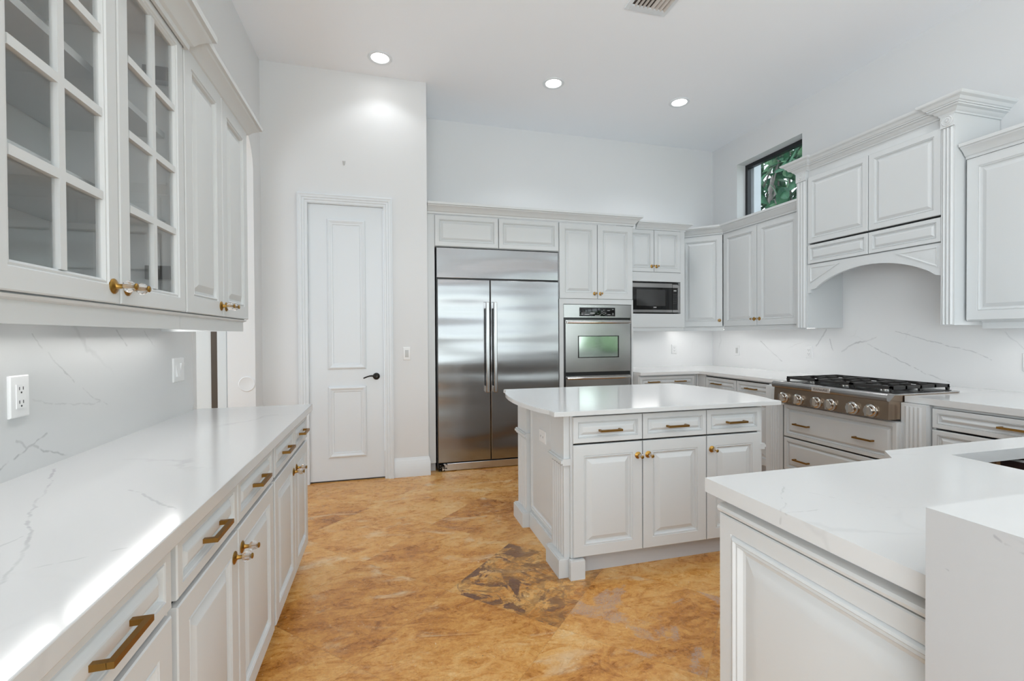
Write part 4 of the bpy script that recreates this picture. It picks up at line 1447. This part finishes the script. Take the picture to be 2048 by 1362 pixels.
# ================================================================== SMALL WALL ITEMS
outlet('outlet', FnY(5.035), 3.466, 1.112, 'white outlet on the back wall splash under the corner cabinet')
fwr = FnX(4.035)
outlet('light_switch', fwr, 4.605, 1.100, 'white switch plate on the right backsplash near the corner', 'rocker')
outlet('outlet', fwr, 3.632, 1.112, 'white outlet on the right backsplash just left of the rangetop')
outlet('outlet', fwr, 2.010, 1.098, 'white outlet on the right backsplash at the right edge of the photo')

led_bar(cab_corner, (3.62, 4.74, 1.350), (1, -1), .60, 'led')
led_bar(cab_micro, (2.87, 4.86, 1.3615), (1, 0), .55, 'led', (0, 1))
led_bar(cab_pair, (3.88, 3.92, 1.3615), (0, 1), .96, 'led', (1, 0))
led_bar(cab_far, (3.90, 1.80, 1.3515), (0, 1), .58, 'led', (1, 0))

# ================================================================== CEILING
def downlight(x, y, label, power=3):
    r = thing('recessed_light', (x, y, CZ), label, 'light', 'recessed ceiling lights')
    mb = MB().lathe((x, y, CZ + .002), (0, 0, -1), [(.078, 0), (.082, .004), (.098, .006), (.100, .003), (.100, 0)], 40)
    ring = MB()
    seg = 40
    prof = [(.070, .001), (.074, .006), (.096, .008), (.100, .004), (.100, -.001)]
    pts, fs = [], []
    for rr, h in prof:
        for k in range(seg):
            t = 2 * math.pi * k / seg
            pts.append((x + rr * math.cos(t), y + rr * math.sin(t), CZ - h))
    for i in range(len(prof) - 1):
        for k in range(seg):
            k2 = (k + 1) % seg
            fs.append((i * seg + k, i * seg + k2, (i + 1) * seg + k2, (i + 1) * seg + k))
    ring.add(pts, fs)
    ring.build('trim_ring', M['trim'], r)
    MB().lathe((x, y, CZ - .0005), (0, 0, -1), [(.071, 0), (.071, .002)], 40).build('lens', M['lamp'], r)
    lamp(x, y, power)
def lamp(x, y, power):
    d = bpy.data.lights.new('recessed_lamp', 'SPOT')
    d.energy = power * 5
    d.spot_size = math.radians(125)
    d.spot_blend = 0.45
    d.shadow_soft_size = .06
    d.color = (.95, .98, 1.0)
    o = bpy.data.objects.new('recessed_lamp', d)
    COL.objects.link(o)
    o.location = (x, y, CZ - .02)
downlight(-.034, 4.050, 'recessed ceiling light in front of the pantry door, leftmost of three', 1.0)
downlight(1.513, 4.050, 'recessed ceiling light in front of the refrigerator wall, middle of three')
downlight(2.863, 4.060, 'recessed ceiling light nearest the high window, rightmost of three')
for x in (-.03, 1.51, 2.86):
    for y in (2.3, -.3, -2.2):
        lamp(x, y, 4 if (x < 0 and y > 1) else 2.5)

r = thing('air_vent', (1.82, 2.72, CZ), 'white ceiling air vent grille with angled slats at the top edge', 'vent')
x0, x1, y0, y1 = 1.66, 1.985, 2.45, 2.995
mb = MB()
mb.box(x0, x0 + .03, y0, y1, CZ - .008, CZ).box(x1 - .03, x1, y0, y1, CZ - .008, CZ).box(x0 + .03, x1 - .03, y0, y0 + .03, CZ - .008, CZ)
mb.prism([(y1, CZ), (y1, CZ - .008), (y1 - .055, CZ - .014), (y1 - .055, CZ)], 'x', x0 + .03, x1 - .03)
mb.build('frame', M['trim'], r, 0)
MB().box(x0 + .03, x1 - .03, y0 + .03, y1 - .055, CZ - .002, CZ).build('duct', M['vent_dark'], r, 0)
for i in range(8):
    x = x0 + .052 + i * .0315
    t = .016 if i > 3 else .006
    MB().prism([(x, CZ - .003), (x + t, CZ - .018), (x + t + .003, CZ - .017), (x + .003, CZ - .002)], 'y', y0 + .03, y1 - .055).build('slat', M['vent_slat'], r, 0)

# ================================================================== OUTSIDE
random.seed(11)
def leaf(mb, c, d, n, ln, w, m, curl=0.3, lobes=False):
    d = d.normalized(); n = (n - d * n.dot(d)).normalized(); s = d.cross(n)
    pts, fs = [], []
    K = 6
    for i in range(K + 1):
        t = i / K
        ww = w * math.sin(math.pi * min(1, t * .92 + .06)) ** .8 * (1.0 if not lobes else (1.0 if i % 2 else .45))
        p = c + d * ln * t - n * curl * ln * t * t
        pts += [p - s * ww - n * ww * .25, p, p + s * ww - n * ww * .25]
    for i in range(K):
        fs += [(3 * i, 3 * i + 1, 3 * i + 4, 3 * i + 3), (3 * i + 1, 3 * i + 2, 3 * i + 5, 3 * i + 4)]
    mb.add(pts, fs, m)
mb = MB()
R = random.uniform
for i in range(1500):
    c = Vector((R(4.75, 5.9), R(4.0, 6.9), R(2.3, 4.6)))
    d = Vector((R(-1, .6), R(-1, 1), R(-1, .5)))
    n = Vector((R(-1, 0), R(-.6, .6), R(.1, 1)))
    leaf(mb, c, d, n, R(.14, .34), R(.035, .085), 0 if random.random() < .72 else 1, R(.1, .5))
for i in range(34):
    c = Vector((R(4.7, 5.3), R(4.3, 6.2), R(2.9, 4.3)))
    leaf(mb, c, Vector((R(-.2, .2), R(-.4, .4), -1)), Vector((-1, R(-.5, .5), 0)), R(.18, .42), R(.03, .07), 2, R(-.1, .25), True)
for i in range(16):
    y = R(4.0, 6.5); x = R(4.8, 5.6)
    pts = [(x + R(-.05, .05), y + R(-.1, .1) + .1 * k * R(-1, 1), 1.6 + .55 * k) for k in range(6)]
    mb.tube(pts, .012, 5, 2)
o = mb.build('shrub', [M['leaf'], M['leaf_light'], M['leaf_dry']], None, 0)
tag(o, 'dense green foliage with dry hanging leaves outside the high window', 'shrub', kind='stuff')
def hedge(name, x0, x1, y0, y1, h, label, nx, ny):
    mb = MB()
    pts, fs = [], []
    nz = 20
    along = max(nx, ny) * 2
    for i in range(along + 1):
        for k in range(nz + 1):
            t, u = i / along, k / nz
            x = x0 + (x1 - x0) * t + R(-.16, .16)
            y = y0 + (y1 - y0) * t + R(-.22, .22)
            pts.append((x, y, h * u))
    for i in range(along):
        for k in range(nz):
            a = i * (nz + 1) + k
            fs.append((a, a + nz + 1, a + nz + 2, a + 1))
    mb.add(pts, fs)
    off = len(mb.v)
    dx, dy = (y1 - y0), -(x1 - x0)
    l = math.hypot(dx, dy); dx, dy = dx / l, dy / l
    back = [(p[0] + dx * .9, p[1] + dy * .9, p[2]) for p in pts]
    mb.add(back, [tuple(reversed(f_)) for f_ in fs])
    o = mb.build(name, M['hedge'], None, 0)
    tag(o, label, 'hedge', kind='stuff')
hedge('hedge', 7.2, 7.2, 3.0, -12.0, 2.6, 'green hedge outside beyond the right wall', 40, 40)
hedge('hedge', 5.8, -5.0, -9.2, -9.2, 2.2, 'green hedge outside beyond the rear doors', 40, 40)
struct(MB().box(4.35, 12, -12, 10, -.12, -.02).box(-6, 4.35, -12, -3.75, -.12, -.02), 'ground', M['ground'])
